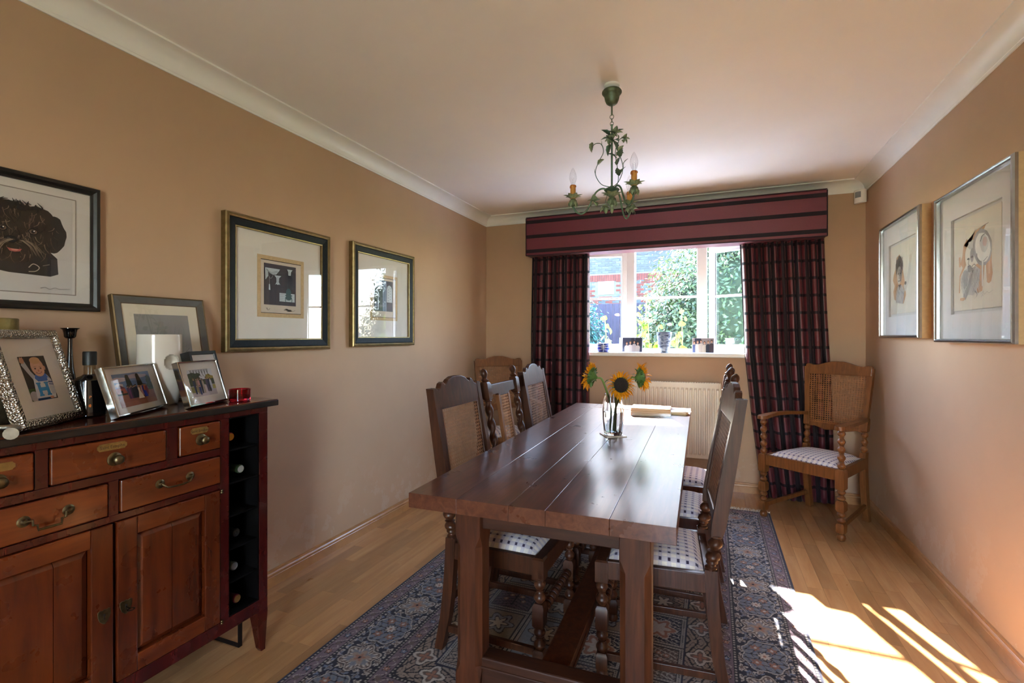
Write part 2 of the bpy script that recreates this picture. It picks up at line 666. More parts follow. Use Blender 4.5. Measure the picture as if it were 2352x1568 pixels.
def leaf_cloud(name, balls, n, size, mat, parent, seed, shell=0.35):
    rg = np.random.default_rng(seed)
    vol = np.array([b[1][0] * b[1][1] + b[1][1] * b[1][2] + b[1][0] * b[1][2] for b in balls])
    which = rg.choice(len(balls), n, p=vol / vol.sum())
    C = np.array([b[0] for b in balls])[which]
    RR = np.array([b[1] for b in balls])[which]
    d = rg.normal(size=(n, 3)); d /= np.linalg.norm(d, axis=1, keepdims=True)
    rad = 1 - shell * rg.random((n, 1)) ** 1.6 + 0.07 * rg.normal(size=(n, 1))
    p = C + d * RR * rad
    nr = d + rg.normal(size=(n, 3)) * 0.55 + np.array([0, 0, 0.35]); nr /= np.linalg.norm(nr, axis=1, keepdims=True)
    t = np.cross(nr, rg.normal(size=(n, 3))); t /= np.linalg.norm(t, axis=1, keepdims=True)
    b = np.cross(nr, t)
    s = size * (0.6 + 0.8 * rg.random((n, 1)))
    v = np.stack([p - t * s, p - b * s * 0.42 + nr * s * .12, p + t * s, p + b * s * 0.42 + nr * s * .12], 1).reshape(-1, 3)
    me = bpy.data.meshes.new(name)
    me.vertices.add(4 * n); me.loops.add(4 * n); me.polygons.add(n)
    me.vertices.foreach_set('co', v.astype(np.float32).ravel())
    me.loops.foreach_set('vertex_index', np.arange(4 * n, dtype=np.int32))
    me.polygons.foreach_set('loop_start', np.arange(0, 4 * n, 4, dtype=np.int32))
    me.update(calc_edges=True)
    me.validate()
    colour_attr(me, np.repeat(rg.random((n, 1)), 4, 0).reshape(-1, 1) * np.ones((1, 3)))
    o = link(name, me, mat, parent)
    o['kind'] = 'stuff'
    return o

BARK = plain('bark', '#4c3a2c', 0.9, var=0.3, vscale=20)
LEAF_BIG = leaf_mat('shrub_leaf', '#24331d', '#52663e', 0.22, 0.4)
LEAF_TEAL = leaf_mat('laurel_leaf', '#143a38', '#2c605a', 0.2, 0.35)
LEAF_LIME = leaf_mat('young_leaf', '#4d6a16', '#7d9430', 0.4, 0.5)

def shrub(name, label, loc, balls, n, size, mat, seed, core):
    t = thing(name, label, 'shrub', loc)
    leaf_cloud('foliage', balls, n, size, mat, t, seed)
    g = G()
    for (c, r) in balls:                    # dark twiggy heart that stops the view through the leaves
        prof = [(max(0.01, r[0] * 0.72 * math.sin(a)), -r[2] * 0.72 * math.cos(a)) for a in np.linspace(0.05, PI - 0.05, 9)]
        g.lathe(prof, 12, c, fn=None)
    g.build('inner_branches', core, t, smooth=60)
    G().tube([(0, 0, 0), (0.04, 0, 0.5), (0, .03, 1.0)], [.09, .07, .05]).build('trunk', BARK, t)
    return t
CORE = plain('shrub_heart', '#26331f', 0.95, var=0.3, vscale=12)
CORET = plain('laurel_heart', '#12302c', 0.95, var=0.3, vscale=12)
shrub('garden_shrub', 'tall rounded grey-green shrub filling the middle and right window panes', (0.55, 9.6, -.15),
      [((0, 0, 1.75), (1.75, 1.3, 1.7)), ((-.75, -.2, 1.2), (1.15, 1.0, 1.3)), ((1.2, .1, 2.2), (1.4, 1.2, 1.6)), ((.2, .1, 2.7), (1.1, 1.0, .9)), ((1.9, .2, 1.3), (1.3, 1.2, 1.45)), ((1.0, -.9, .9), (.9, .5, 1.0))], 90000, 0.042, LEAF_BIG, 11, CORE)
shrub('laurel_bush', 'dark teal-green bush at the bottom of the left window pane', (-2.35, 8.9, -.15),
      [((0, 0, 1.0), (.62, .55, 1.15)), ((-.7, .1, .9), (.7, .6, 1.0)), ((.55, .1, .5), (.5, .5, .6))], 16000, 0.038, LEAF_TEAL, 12, CORET)

# board fence, its purple shade put into the wood colours
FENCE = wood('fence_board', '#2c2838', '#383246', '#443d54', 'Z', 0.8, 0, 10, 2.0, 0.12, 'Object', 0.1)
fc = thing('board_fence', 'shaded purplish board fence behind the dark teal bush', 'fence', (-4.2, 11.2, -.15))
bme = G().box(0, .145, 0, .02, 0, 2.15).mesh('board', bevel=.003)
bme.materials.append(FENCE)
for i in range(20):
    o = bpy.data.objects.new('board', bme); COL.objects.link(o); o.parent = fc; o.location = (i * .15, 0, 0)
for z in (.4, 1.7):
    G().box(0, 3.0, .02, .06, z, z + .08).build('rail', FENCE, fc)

# neighbour's brick house
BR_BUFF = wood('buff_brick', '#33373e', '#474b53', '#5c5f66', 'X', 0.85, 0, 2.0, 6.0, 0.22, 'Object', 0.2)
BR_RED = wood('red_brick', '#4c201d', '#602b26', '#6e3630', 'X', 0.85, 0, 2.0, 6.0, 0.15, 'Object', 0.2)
MORTAR = plain('mortar', '#5e5f60', 0.9, space='World')
HX, HY = -4.2, 16.0
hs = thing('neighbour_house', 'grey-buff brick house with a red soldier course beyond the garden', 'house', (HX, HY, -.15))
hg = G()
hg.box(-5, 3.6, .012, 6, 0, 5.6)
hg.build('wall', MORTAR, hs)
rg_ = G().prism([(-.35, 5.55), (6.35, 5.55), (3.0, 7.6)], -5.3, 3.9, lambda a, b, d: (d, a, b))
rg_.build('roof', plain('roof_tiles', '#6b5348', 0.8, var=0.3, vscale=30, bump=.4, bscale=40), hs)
bb = G().box(0, .215, 0, .03, 0, .065).mesh('brick', bevel=.004, segs=1); bb.materials.append(BR_BUFF)
br = bb.copy(); br.materials[0] = BR_RED
sb = G().box(0, .065, -.004, .03, 0, .215).mesh('soldier_brick', bevel=.004, segs=1); sb.materials.append(BR_RED)
near, far_b, far_r = [], G(), G()
Z_SOL = 3.2
WX0, WX1, WZ0, WZ1 = 0.73, 1.24, 2.78, 3.2          # little window, house coordinates
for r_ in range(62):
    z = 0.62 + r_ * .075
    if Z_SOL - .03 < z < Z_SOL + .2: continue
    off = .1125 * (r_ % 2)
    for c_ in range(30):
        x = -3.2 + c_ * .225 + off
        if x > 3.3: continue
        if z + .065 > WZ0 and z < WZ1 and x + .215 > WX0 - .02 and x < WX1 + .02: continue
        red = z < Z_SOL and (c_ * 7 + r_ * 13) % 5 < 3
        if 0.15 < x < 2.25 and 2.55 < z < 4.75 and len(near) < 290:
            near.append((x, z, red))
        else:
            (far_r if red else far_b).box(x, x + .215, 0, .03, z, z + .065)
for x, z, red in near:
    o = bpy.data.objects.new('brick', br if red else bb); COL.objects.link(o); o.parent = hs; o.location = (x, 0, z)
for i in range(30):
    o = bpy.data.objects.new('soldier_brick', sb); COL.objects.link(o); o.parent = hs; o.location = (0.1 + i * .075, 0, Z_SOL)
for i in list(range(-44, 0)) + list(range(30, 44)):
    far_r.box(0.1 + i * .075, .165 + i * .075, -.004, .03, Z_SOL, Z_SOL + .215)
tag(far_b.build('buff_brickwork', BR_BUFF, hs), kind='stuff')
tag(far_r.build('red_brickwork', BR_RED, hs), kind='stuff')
wf = G().rring(WX1 - WX0, WZ1 - WZ0, [(0, 0), (0, .05), (.06, .05), (.06, 0)]).build('window', UPVC, hs)
wf.location = ((WX0 + WX1) / 2, .02, (WZ0 + WZ1) / 2); wf.rotation_euler = (R(90), 0, 0)
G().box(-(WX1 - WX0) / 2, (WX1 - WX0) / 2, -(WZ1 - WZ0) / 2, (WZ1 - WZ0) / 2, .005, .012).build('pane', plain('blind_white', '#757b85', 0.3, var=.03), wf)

# young leafy plants in the bed right under the window
heart = []
for k in range(14):
    a = 2 * PI * k / 14
    r = 0.5 * (1 + 0.16 * math.cos(3 * a + .3) + .25 * math.cos(a))
    heart.append((r * math.cos(a), r * math.sin(a), 0.06 * math.cos(2 * a)))
hm = bpy.data.meshes.new('leaf')
hm.from_pydata([(0, 0, -.05)] + heart, [], [(0, 1 + k, 1 + (k + 1) % 14) for k in range(14)])
hms = []
for q in range(4):
    h2 = hm.copy(); colour_attr(h2, np.full((15, 3), q / 3.0, np.float32)); h2.materials.append(LEAF_LIME); hms.append(h2)
STEM = plain('green_stem', '#7d9440', 0.6)
PINK = plain('pink_petal', '#d77fa8', 0.6, var=.2)
rg = random.Random(31)
def bedding(label, x, y, h, nl, stems, flower=False):
    t = thing('leafy_plant', label, 'plant', (x, y, -.15), 0, 'young plants under the window')
    for s in range(stems):
        dx, dy = rg.uniform(-.12, .12), rg.uniform(-.08, .08)
        hh = (h + .15) * rg.uniform(.82, 1.0) if s else h + .15
        G().tube(spline([(dx * .2, dy * .2, 0), (dx * .6, dy * .5, hh * .5), (dx, dy, hh)], 4), .005, 5).build('stem', STEM, t)
        for k in range(nl):
            f = 0.62 + 0.38 * (k + rg.random()) / nl
            o = bpy.data.objects.new('leaf', hms[rg.randrange(4)]); COL.objects.link(o); o.parent = t
            sz = rg.uniform(.045, .085) * (1.15 - .5 * (f - .6))
            a = rg.uniform(0, 2 * PI)
            o.location = (dx * f + math.cos(a) * .04, dy * f + math.sin(a) * .04, hh * f)
            o.rotation_euler = (rg.uniform(.4, 1.5), rg.uniform(-.4, .4), a + PI / 2)
            o.scale = (sz, sz, sz)
    if flower:
        g = G()
        for k in range(7):
            a = k * 2.4
            g.lathe([(.002, 0), (.011, .006), (.009, .014), (.002, .018)], 6, (math.cos(a) * .014, -.01 + math.sin(a) * .014, h + .15 + .004 * (k % 3)))
        g.build('pink_flower', PINK, t, smooth=60)
bedding('lime green plant with a pink bloom outside the left window pane', -.90, 5.05, 1.46, 11, 2, True)
bedding('tall lime green plant beside the left window post', -.70, 5.12, 1.66, 12, 3)
bedding('low lime green plant left of the marbled sill vase', -.50, 5.1, 1.42, 10, 2)
bedding('lime green plant with a pink bloom beyond the middle pane', -.40, 5.15, 1.36, 9, 2, True)
bedding('slender lime green plant near the right window post', -.24, 5.08, 1.53, 9, 2)

# ------------------------------------------------------------------ bay window
P = [(-1.27, 4.475), (-.70, 4.62), (-.085, 4.62), (.48, 4.475)]
ZW1 = 2.035
win = struct('window_1')
WGLASS = pane_mat('window_glass')
GASKET = plain('grey_gasket', '#5a5f66', 0.6)
# frame rails under, over, and the corner posts
for i in range(3):
    a, b = Vector((*P[i], 0)), Vector((*P[i + 1], 0))
    d = (b - a).normalized()
    n = Vector((d.y, -d.x, 0))                   # towards the room
    L_ = (b - a).length
    lo = SILL + .03
    G().bar(a + Vector((0, 0, SILL + .015)), b + Vector((0, 0, SILL + .015)), .065, .03).build('bottom_rail', UPVC, win, bevel=.004)
    G().bar(a + Vector((0, 0, ZW1 + .06)), b + Vector((0, 0, ZW1 + .06)), .065, .12).build('head_rail', UPVC, win, bevel=.004)
    sash = i != 1
    if sash:
        s0, s1 = a + d * .04, b - d * .04
        d0, n0 = d, n
        if i == 2:                               # this casement stands ajar, hinged on its far stile
            th = R(10)
            d = (d0 * math.cos(th) + n0 * math.sin(th)).normalized()
            n = Vector((d.y, -d.x, 0))
            s0 = s1 - d * (b - a).length + d * .08
        g = G()
        off = n * .012
        w = .045
        z0, z1 = lo, ZW1
        g.bar(s0 + d * w / 2 + off + Vector((0, 0, z0)), s0 + d * w / 2 + off + Vector((0, 0, z1)), w, .05, up=n)
        g.bar(s1 - d * w / 2 + off + Vector((0, 0, z0)), s1 - d * w / 2 + off + Vector((0, 0, z1)), w, .05, up=n)
        g.bar(s0 + d * w + off + Vector((0, 0, z0 + .02)), s1 - d * w + off + Vector((0, 0, z0 + .02)), .05, .04)
        g.bar(s0 + d * w + off + Vector((0, 0, z1 - .025)), s1 - d * w + off + Vector((0, 0, z1 - .025)), .05, .05)
        so = g.build('sash', UPVC, win, bevel=.004)
        ga, gb, gz0, gz1 = s0 + d * w, s1 - d * w, z0 + .04, z1 - .05
        # handle on the stile next to the curtain
        hp = (s1 - d * .022 if i == 0 else s0 + d * .022) + n * .045
        h = G()
        h.bar(hp + Vector((0, 0, 1.30)), hp + Vector((0, 0, 1.42)), .016, .012, up=n)
        h.bar(hp + Vector((0, 0, 1.37)) - n * .02, hp + Vector((0, 0, 1.37)) + n * .012, .022, .05)
        h.build('handle', WHITE, so, bevel=.003)
    else:
        ga, gb, gz0, gz1 = a + d * .035, b - d * .035, lo, ZW1
    zb = 1.603
    G().bar(ga + Vector((0, 0, zb)), gb + Vector((0, 0, zb)), .022, .02).build('glazing_bar', UPVC, win, bevel=.003)
    for (q0, q1) in ((gz0, zb - .01), (zb + .01, gz1)):
        G().bar(ga + Vector((0, 0, (q0 + q1) / 2)), gb + Vector((0, 0, (q0 + q1) / 2)), .004, q1 - q0).build('pane', WGLASS, win)
        g = G()
        for e in (0, 1):
            pp = (ga, gb)[e] + d * (.003 if e == 0 else -.003)
            g.bar(pp + Vector((0, 0, q0)), pp + Vector((0, 0, q1)), .006, .012, up=n)
        g.build('gasket', GASKET, win)
for i, (x, y) in enumerate(P):
    w = .085 if i in (1, 2) else .06
    G().box(x - w / 2, x + w / 2, y - .045, y + .045, SILL, ZW1 + .12).build('post', UPVC, win, bevel=.008)
# sill board, bay soffit, bay floor outside
sill_poly = [(-1.36, 4.325), (.57, 4.325), (.57, 4.359), (.52, 4.36), (.52, 4.50), (-.06, 4.66), (-.73, 4.66), (-1.31, 4.50), (-1.31, 4.36), (-1.36, 4.359)]
so = G().prism(sill_poly, SILL - .034, SILL, lambda a, b, d: (a, b, d)).build('trim_5', WHITE, bevel=.008, segs=3)
tag(so, kind='structure')
bay = [(-1.32, 4.48), (.53, 4.48), (.50, 4.53), (-.07, 4.68), (-.71, 4.68), (-1.30, 4.53)]
tag(G().prism(bay, ZW1 + .12, ZW1 + .25, lambda a, b, d: (a, b, d)).build('ceiling_bay', CEIL), kind='structure')
tag(G().prism(bay, -.15, SILL - .035, lambda a, b, d: (a, b, d)).build('wall_bay', BR_RED), kind='structure')

# ------------------------------------------------------------------ curtains and pelmet
def cloth(name, base, dark, pz, wz, pu, wu, zoff, space):
    m, nt, N, L, bs = new_mat(name)
    tc = N.new('ShaderNodeTexCoord')
    sp = N.new('ShaderNodeSeparateXYZ')
    L.new(tc.outputs[space], sp.inputs[0])
    z = sp.outputs['Y'] if space == 'UV' else sp.outputs['Z']
    zz = _math(nt, 'MODULO', _math(nt, 'ADD', z, zoff + 10 * pz), pz)
    f = _math(nt, 'LESS_THAN', zz, wz)
    if pu:
        uu = _math(nt, 'MODULO', sp.outputs['X'], pu)
        f = _math(nt, 'MAXIMUM', f, _math(nt, 'LESS_THAN', uu, wu))
    vec = _coord(nt, 'Object', (90, 90, 90))
    v = _noise(nt, vec, 4, 2)
    b0 = lin(base)
    col = _ramp(nt, v, [(0.3, tuple(x * .88 for x in b0)), (.7, tuple(x * 1.1 for x in b0))])
    L.new(_mix(nt, f, col, lin(dark)), bs.inputs['Base Color'])
    rg_ = _math(nt, 'ADD', _math(nt, 'MULTIPLY', f, .4), .42)
    L.new(rg_, bs.inputs['Roughness'])
    bs.inputs['Sheen Weight'].default_value = .05
    bs.inputs['Sheen Roughness'].default_value = .4
    _bump(nt, bs, v, .15, .0008)
    return m
CURT = cloth('burgundy_check_silk', '#5e252d', '#180a14', .131, .021, .088, .040, .02, 'UV')
PELM = cloth('burgundy_stripe_silk', '#66232f', '#190b15', .1315, .031, 0, 0, -.025, 'Object')

def curtain(name, label, edge0, edge1, folds, amp, ph, full):
    nz, nx = 40, folds * 10 + 1
    t = thing(name, label, 'curtain')
    vs, uv = [], []
    rg = random.Random(folds)
    jit = [rg.uniform(-.35, .35) for _ in range(folds + 2)]
    am = [rg.uniform(.7, 1.25) for _ in range(folds + 2)]
    for i in range(nz + 1):
        z = 0.012 + (2.0 - .012) * i / nz
        f = 1 - i / nz
        x0, x1 = edge0(z), edge1(z)
        for j in range(nx):
            s = j / (nx - 1)
            k = s * folds
            q = int(min(folds - 1, k))
            phase = 2 * PI * k + ph + jit[q] * math.sin(PI * (k - q)) * (0.5 + .8 * f)
            a = amp * am[q] * (0.55 + .6 * f)
            y = 4.285 + a * math.sin(phase) + 0.008 * math.sin(3 * z + s * 9)
            x = x0 + (x1 - x0) * s + 0.011 * math.cos(phase) * (0.4 + f)
            vs.append((x, min(y, 4.345), z)); uv.append((s * full, z))
    fs = [(i * nx + j, i * nx + j + 1, (i + 1) * nx + j + 1, (i + 1) * nx + j) for i in range(nz) for j in range(nx - 1)]
    me = bpy.data.meshes.new('drape')
    me.from_pydata(vs, [], fs)
    ul = me.uv_layers.new(name='fabric')
    for lp in me.loops:
        ul.data[lp.index].uv = uv[lp.vertex_index]
    me.polygons.foreach_set('use_smooth', [True] * len(me.polygons))
    o = link('drape', me, CURT, t)
    so = o.modifiers.new('cloth', 'SOLIDIFY'); so.thickness = .003
    return t
def lerp(pts):
    def f(z):
        for (z0, a), (z1, b) in zip(pts, pts[1:]):
            if z <= z1: return a + (b - a) * (z - z0) / (z1 - z0)
        return pts[-1][1]
    return f
curtain('curtain', 'checked burgundy curtain hanging left of the window', lerp([(0, -1.57), (1, -1.57), (2, -1.55)]), lerp([(0, -1.03), (1, -1.02), (2, -1.015)]), 9, .040, .3, 1.3)
curtain('curtain', 'checked burgundy curtain hanging right of the window behind the armchair',
        lerp([(0, .37), (.25, .33), (.6, .285), (1.1, .235), (1.6, .215), (2, .20)]), lerp([(0, .835), (.8, .82), (1.4, .795), (2, .775)]), 11, .042, 1.1, 1.6)
pe = thing('pelmet', 'burgundy box pelmet with dark horizontal stripes above the window', 'pelmet', (-.398, 4.27, 1.982))
pg = G().box(-1.172, 1.172, -.09, .088, 0, .343)
PMESH = pg.build('cover', PELM, pe, bevel=.008, segs=3)
cg = G()
for x in (-1.172, 1.172):
    cg.tube([(x, -.09, .003), (x, -.09, .34)], .004, 6)
cg.tube([(-1.172, -.09, .345), (1.172, -.09, .345)], .004, 6)
cg.tube([(-1.172, -.09, .002), (1.172, -.09, .002)], .004, 6)
cg.build('piping', plain('dark_piping', '#2a1420', .8), pe)

# ------------------------------------------------------------------ radiator
RADM = plain('radiator_enamel', '#e3d9c8', .35, var=.02, space='World')
rd = thing('radiator', 'cream ribbed panel radiator on the wall below the window', 'radiator', (-.345, 4.27, .265))
prof = []
x = -.40
prof.append((x, 0))
nrib = 24
pit = .80 / nrib
for k in range(nrib):
    a = -.40 + k * pit
    prof += [(a + .004, 0), (a + .008, -.012), (a + pit - .010, -.012), (a + pit - .006, 0)]
prof.append((.40, 0))
rings = []
for z in (.03, .045, .555, .57):
    k = 0 if z in (.03, .57) else 1
    rings.append([(px, -.035 + py * k, z) for px, py in prof])
g = G(); g.loops(rings, cap=False, closed=False)
g.build('ribbed_panel', RADM, rd)
G().box(-.40, .40, -.034, .03, .0, .605).build('body', RADM, rd, bevel=.006)
G().box(-.405, -.392, -.04, .035, .005, .612).build('end_cap', RADM, rd, bevel=.004)
G().box(.392, .405, -.04, .035, .005, .612).build('end_cap', RADM, rd, bevel=.004)
g = G()
for k in range(40):
    g.box(-.385 + k * .0195, -.378 + k * .0195, -.036, .03, .602, .612)
g.box(-.392, .392, -.04, -.034, .575, .612); g.box(-.392, .392, .028, .034, .6, .612)
g.build('top_grille', RADM, rd)
g = G(); g.tube([(.41, 0, .04), (.45, 0, .04), (.45, 0, -.26)], .008, 8); g.lathe([(.004, 0), (.014, .004), (.014, .05), (.006, .055)], 10, (.45, 0, .03))
g.build('valve', WHITE, rd, smooth=40)

# ------------------------------------------------------------------ rug
def rug_colours(x, y, W, L_):
    def S(c): return np.array(lin(c), np.float32)
    navy, ink, beige, pale, mauve, blue, grey, rust, taupe = map(S, ('#1b1c33', '#15141f', '#8d7b6e', '#b0a49a', '#66545c', '#687086', '#7d7e86', '#8f6350', '#5f5049'))
    rg = np.random.default_rng(5)
    n = x.shape
    col = np.empty(n + (3,), np.float32)
    ex, ey = np.minimum(x, W - x), np.minimum(y, L_ - y)
    e = np.minimum(ex, ey)
    side = ex < ey
    s = np.where(side, y, x)
    def put(mask, c): col[mask] = c
    def ros(cs, ce, r0, k, amp, ph=0.0):
        d = np.hypot(cs, ce); a = np.arctan2(ce, cs)
        return d - r0 * (1 + amp * np.cos(k * a + ph))
    put(np.ones(n, bool), beige)
    def guard(a, b, base):
        m = (e >= a) & (e < b)
        put(m, base)
        mid, hw = (a + b) / 2, (b - a) / 2
        put(m & ((e < a + .009) | (e > b - .009)), pale * .75)
        put(m & (np.abs(e - a - .0045) < .0028) & ((s % .016) < .008), ink)
        put(m & (np.abs(e - b + .0045) < .0028) & ((s % .016) < .008), ink)
        put(m & ((np.abs(e - a - .0095) < .0016) | (np.abs(e - b + .0095) < .0016)), ink)
        w = mid + (hw - .02) * np.sin(2 * PI * s / .11)
        put(m & (np.abs(e - w) < .0026), ink)
        w2 = mid - (hw - .02) * np.sin(2 * PI * s / .055 + 1)
        put(m & (np.abs(e - w2) < .0016), pale)
        cs = (s % .11) - .055
        put(m & (ros(cs, e - mid, .014, 5, .3) < 0), ink)
        put(m & (ros(cs, e - mid, .010, 5, .35) < 0), np.where(((s // .11).astype(int) % 2 == 0)[..., None], blue, rust)[m & (ros(cs, e - mid, .010, 5, .35) < 0)])
        put(m & (np.hypot(cs, e - mid) < .0035), pale)
        cs2 = ((s + .055) % .11) - .055
        put(m & (ros(cs2, e - mid, .010, 6, .3) < 0), taupe)
    put(e < .012, navy)
    guard(.012, .085, mauve * 1.15)
    put((e >= .085) & (e < .09), ink)
    # main border
    m = (e >= .09) & (e < .285)
    put(m, navy * .7)
    em = e - .1875
    for (px, pe, ox, oe, r0, kk, cc) in ((.062, .062, 0, 0, .017, 5, pale), (.062, .062, .031, .031, .014, 4, grey), (.044, .05, .02, .012, .007, 3, blue), (.05, .044, .04, .035, .006, 3, pale)):
        cs = ((s + ox) % px) - px / 2
        ce = ((em + oe + 1) % pe) - pe / 2
        q = ros(cs, ce, r0, kk, .38, (s // px) * 1.3)
        put(m & (q < 0), cc * .95)
        put(m & (q < -.006), taupe)
    cs = (s % .40) - .20
    sup = (np.abs(cs) / .098) ** 2.4 + (np.abs(em) / .078) ** 2.4 + .14 * np.cos(8 * np.arctan2(em, cs))
    put(m & (sup < 1.16), ink); put(m & (sup < 1.05), pale); put(m & (sup < .96), grey * .75)
    put(m & (sup < .86) & (np.abs(np.sin(cs * 150 + 2 * np.cos(em * 120)) * np.sin(em * 140)) > .6), blue * .8)
    put(m & (sup < .9) & (np.abs(np.sin(np.abs(cs) * 110) * np.cos(em * 95 + np.abs(cs) * 60)) < .13), ink)
    for dx in (-.048, .048):
        for dy in (-.03, .03):
            put(m & (ros(cs - dx, em - dy, .017, 6, .28) < 0), rust * .8)
            put(m & (np.hypot(cs - dx, em - dy) < .006), pale)
    put(m & (ros(cs, em, .026, 8, .2) < 0), ink); put(m & (ros(cs, em, .02, 8, .25) < 0), pale); put(m & (np.hypot(cs, em) < .007), rust)
    cs = ((s + .20) % .40) - .20
    q = ros(cs, em, .072, 6, .16)
    put(m & (q < .006), ink); put(m & (q < 0), pale * .9); put(m & (q < -.006), taupe * .9); put(m & (q < -.022), grey * .8)
    put(m & (q < -.012) & (np.abs(np.sin(np.arctan2(em, cs) * 12)) > .72) & (q > -.03), pale)
    put(m & (ros(cs, em, .033, 5, .3) < 0), beige); put(m & (ros(cs, em, .018, 5, .3) < 0), rust); put(m & (np.hypot(cs, em) < .007), ink)
    put((e >= .285) & (e < .29), ink)
    guard(.29, .36, mauve * 1.1)
    put((e >= .36) & (e < .366), ink)
    # pale inner border with dark scrolls
    m = (e >= .366) & (e < .475)
    put(m, beige * .95)
    cs = (s % .2) - .1
    ce = e - .42
    f = np.sin(np.abs(cs) * 95 + np.cos(ce * 120) * 2.2) * np.cos(ce * 95 + np.abs(cs) * 40)
    put(m & (np.abs(f) < .22), ink)
    q = ros(cs, ce, .042, 4, .25)
    put(m & (q < .005), ink); put(m & (q < 0), pale); put(m & (q < -.014), taupe); put(m & (q < -.026), rust)
    put((e >= .475) & (e < .481), navy)
    # field of square garden compartments
    m = e >= .481
    fw, fl_ = W - .962, L_ - .962
    ncx, ncy = 4, 8
    cw, ch = fw / ncx, fl_ / ncy
    ix = np.clip(((x - .481) / cw).astype(int), 0, ncx - 1)
    iy = np.clip(((y - .481) / ch).astype(int), 0, ncy - 1)
    u = (x - .481) / cw - ix - .5
    v = (y - .481) / ch - iy - .5
    kind = (ix * 3 + iy * 5 + (ix * iy) % 3) % 6
    grounds = [beige, navy * .8, taupe * .8, grey * .85, mauve * .9, beige * .8]
    base = np.zeros(n + (3,), np.float32)
    for k in range(6): base[kind == k] = grounds[k]
    col[m] = base[m]
    dark = np.isin(kind, (1, 2))
    fg = np.where(dark[..., None], pale * .9, ink)
    au = np.abs(u)
    f = np.sin(au * 38 + 2.5 * np.cos(v * 21)) * np.cos(v * 30 + au * 12)
    sel = m & (np.abs(f) < .2) & np.isin(kind, (0, 1, 2, 4)); col[sel] = fg[sel]
    d = np.hypot(au, v); a = np.arctan2(v, au)
    q = d - .27 * (1 + .22 * np.cos(6 * a))
    for kk, oc, ic in ((0, ink, taupe), (1, pale, rust), (3, ink, beige), (5, navy, grey)):
        mm = m & (kind == kk)
        put(mm & (q < .03), ink if kk != 1 else pale); put(mm & (q < 0), ic); put(mm & (q < -.09), oc); put(mm & (q < -.13), pale)
    mm = m & np.isin(kind, (2, 4))
    put(mm & (au < .012) & (v > -.32) & (v < .2), ink)
    for kx, ky in ((.12, .05), (.2, -.12), (.08, .24), (.22, .2)):
        put(mm & (np.hypot(au - kx, v - ky) < .05), rust); put(mm & (np.hypot(au - kx, v - ky) < .025), pale)
    edge = .5 - np.maximum(au * 1.0, np.abs(v))
    put(m & (edge < .075), pale * .78); put(m & (np.abs(edge - .04) < .012) & ((((u + v) * 40) % 2) < 1), ink)
    put(m & (np.abs(edge - .078) < .012), ink); put(m & (edge < .012), ink)
    col *= (0.86 + .28 * rg.random(n + (1,), dtype=np.float32))
    return np.clip(col, 0, 1)

def rug_material():
    m, nt, N, L, bs = new_mat('rug_wool')
    a = N.new('ShaderNodeAttribute'); a.attribute_name = 'Col'
    L.new(a.outputs['Color'], bs.inputs['Base Color'])
    bs.inputs['Roughness'].default_value = .9
    bs.inputs['Specular IOR Level'].default_value = .2
    bs.inputs['Sheen Weight'].default_value = .15
    _bump(nt, bs, _noise(nt, _coord(nt, 'Object'), 500, 2), .4, .002)
    return m

rx0, rx1, ry0, ry1 = RUG
RW, RL = rx1 - rx0, ry1 - ry0
rug = thing('persian_rug', 'patterned navy and beige oriental rug with fringe under the table', 'rug', (rx0, ry0, 0))
NX, NY = int(RW / .0036), int(RL / .0036)
gx, gy = np.meshgrid(np.linspace(0, RW, NX), np.linspace(0, RL, NY))
gz = 0.0065 + .0012 * np.sin(gx * 5) * np.sin(gy * 4)
gz[:, 0] = gz[:, -1] = gz[0, :] = gz[-1, :] = 0.0008
me = bpy.data.meshes.new('pile')
me.vertices.add(NX * NY)
me.vertices.foreach_set('co', np.stack([gx, gy, gz], -1).astype(np.float32).ravel())
ii = (np.arange(NY - 1)[:, None] * NX + np.arange(NX - 1)[None, :]).ravel()
quads = np.stack([ii, ii + 1, ii + NX + 1, ii + NX], 1).astype(np.int32)
me.loops.add(quads.size); me.polygons.add(len(quads))
me.loops.foreach_set('vertex_index', quads.ravel())
me.polygons.foreach_set('loop_start', np.arange(0, quads.size, 4, dtype=np.int32))
me.update(calc_edges=True)
colour_attr(me, rug_colours(gx, gy, RW, RL).reshape(-1, 3))
link('pile', me, rug_material(), rug)
FR = plain('fringe_cotton', '#d8cfc0', .9)
g = G()
rg = random.Random(9)
for yy, sg in ((RL, 1), (0, -1)):
    x = 0.0
    while x < RW:
        l = rg.uniform(.045, .075); dx = rg.uniform(-.03, .03)
        g.tube([(x, yy, .004), (x + dx * .5, yy + sg * l * .6, .006), (x + dx, yy + sg * l, .002)], [.003, .0026, .001], 4)
        x += .0062
tag(g.build('fringe', FR, rug), kind='stuff')

# ------------------------------------------------------------------ dining table
OAK = wood('dark_oak', '#2a1309', '#442111', '#58301a', 'Z', .48, 0, 12, 4, .06, 'Object', .1, spec=.25)
OAKTOP = wood('table_top_oak', '#3a1e13', '#573021', '#704632', 'Y', .28, .2, 14, 3.0, .06, 'Object', 0, spots=.5, rvar=.02)
OAKX = wood('dark_oak_across', '#23120b', '#371d12', '#4a2918', 'X', .48, 0, 12, 4, .06, 'Object', .1, spec=.25)
TZ = .76
tb = thing('dining_table', 'long dark oak refectory table with thick plank top', 'table', (-.511, 2.44, 0), R(1.32))
fr = [0, .21, .42, .56, .785, 1.0]
for k in range(5):
    xa, xb = -.40 + .80 * fr[k], -.40 + .80 * fr[k + 1]
    G().box(xa + .0003, xb - .0003, -1.125, 1.125, TZ - .046, TZ - .0002 * (k % 2)).build('plank', OAKTOP, tb, bevel=.0012, segs=2)
LXA, LXB, LYN = -.215, .29, 1.04
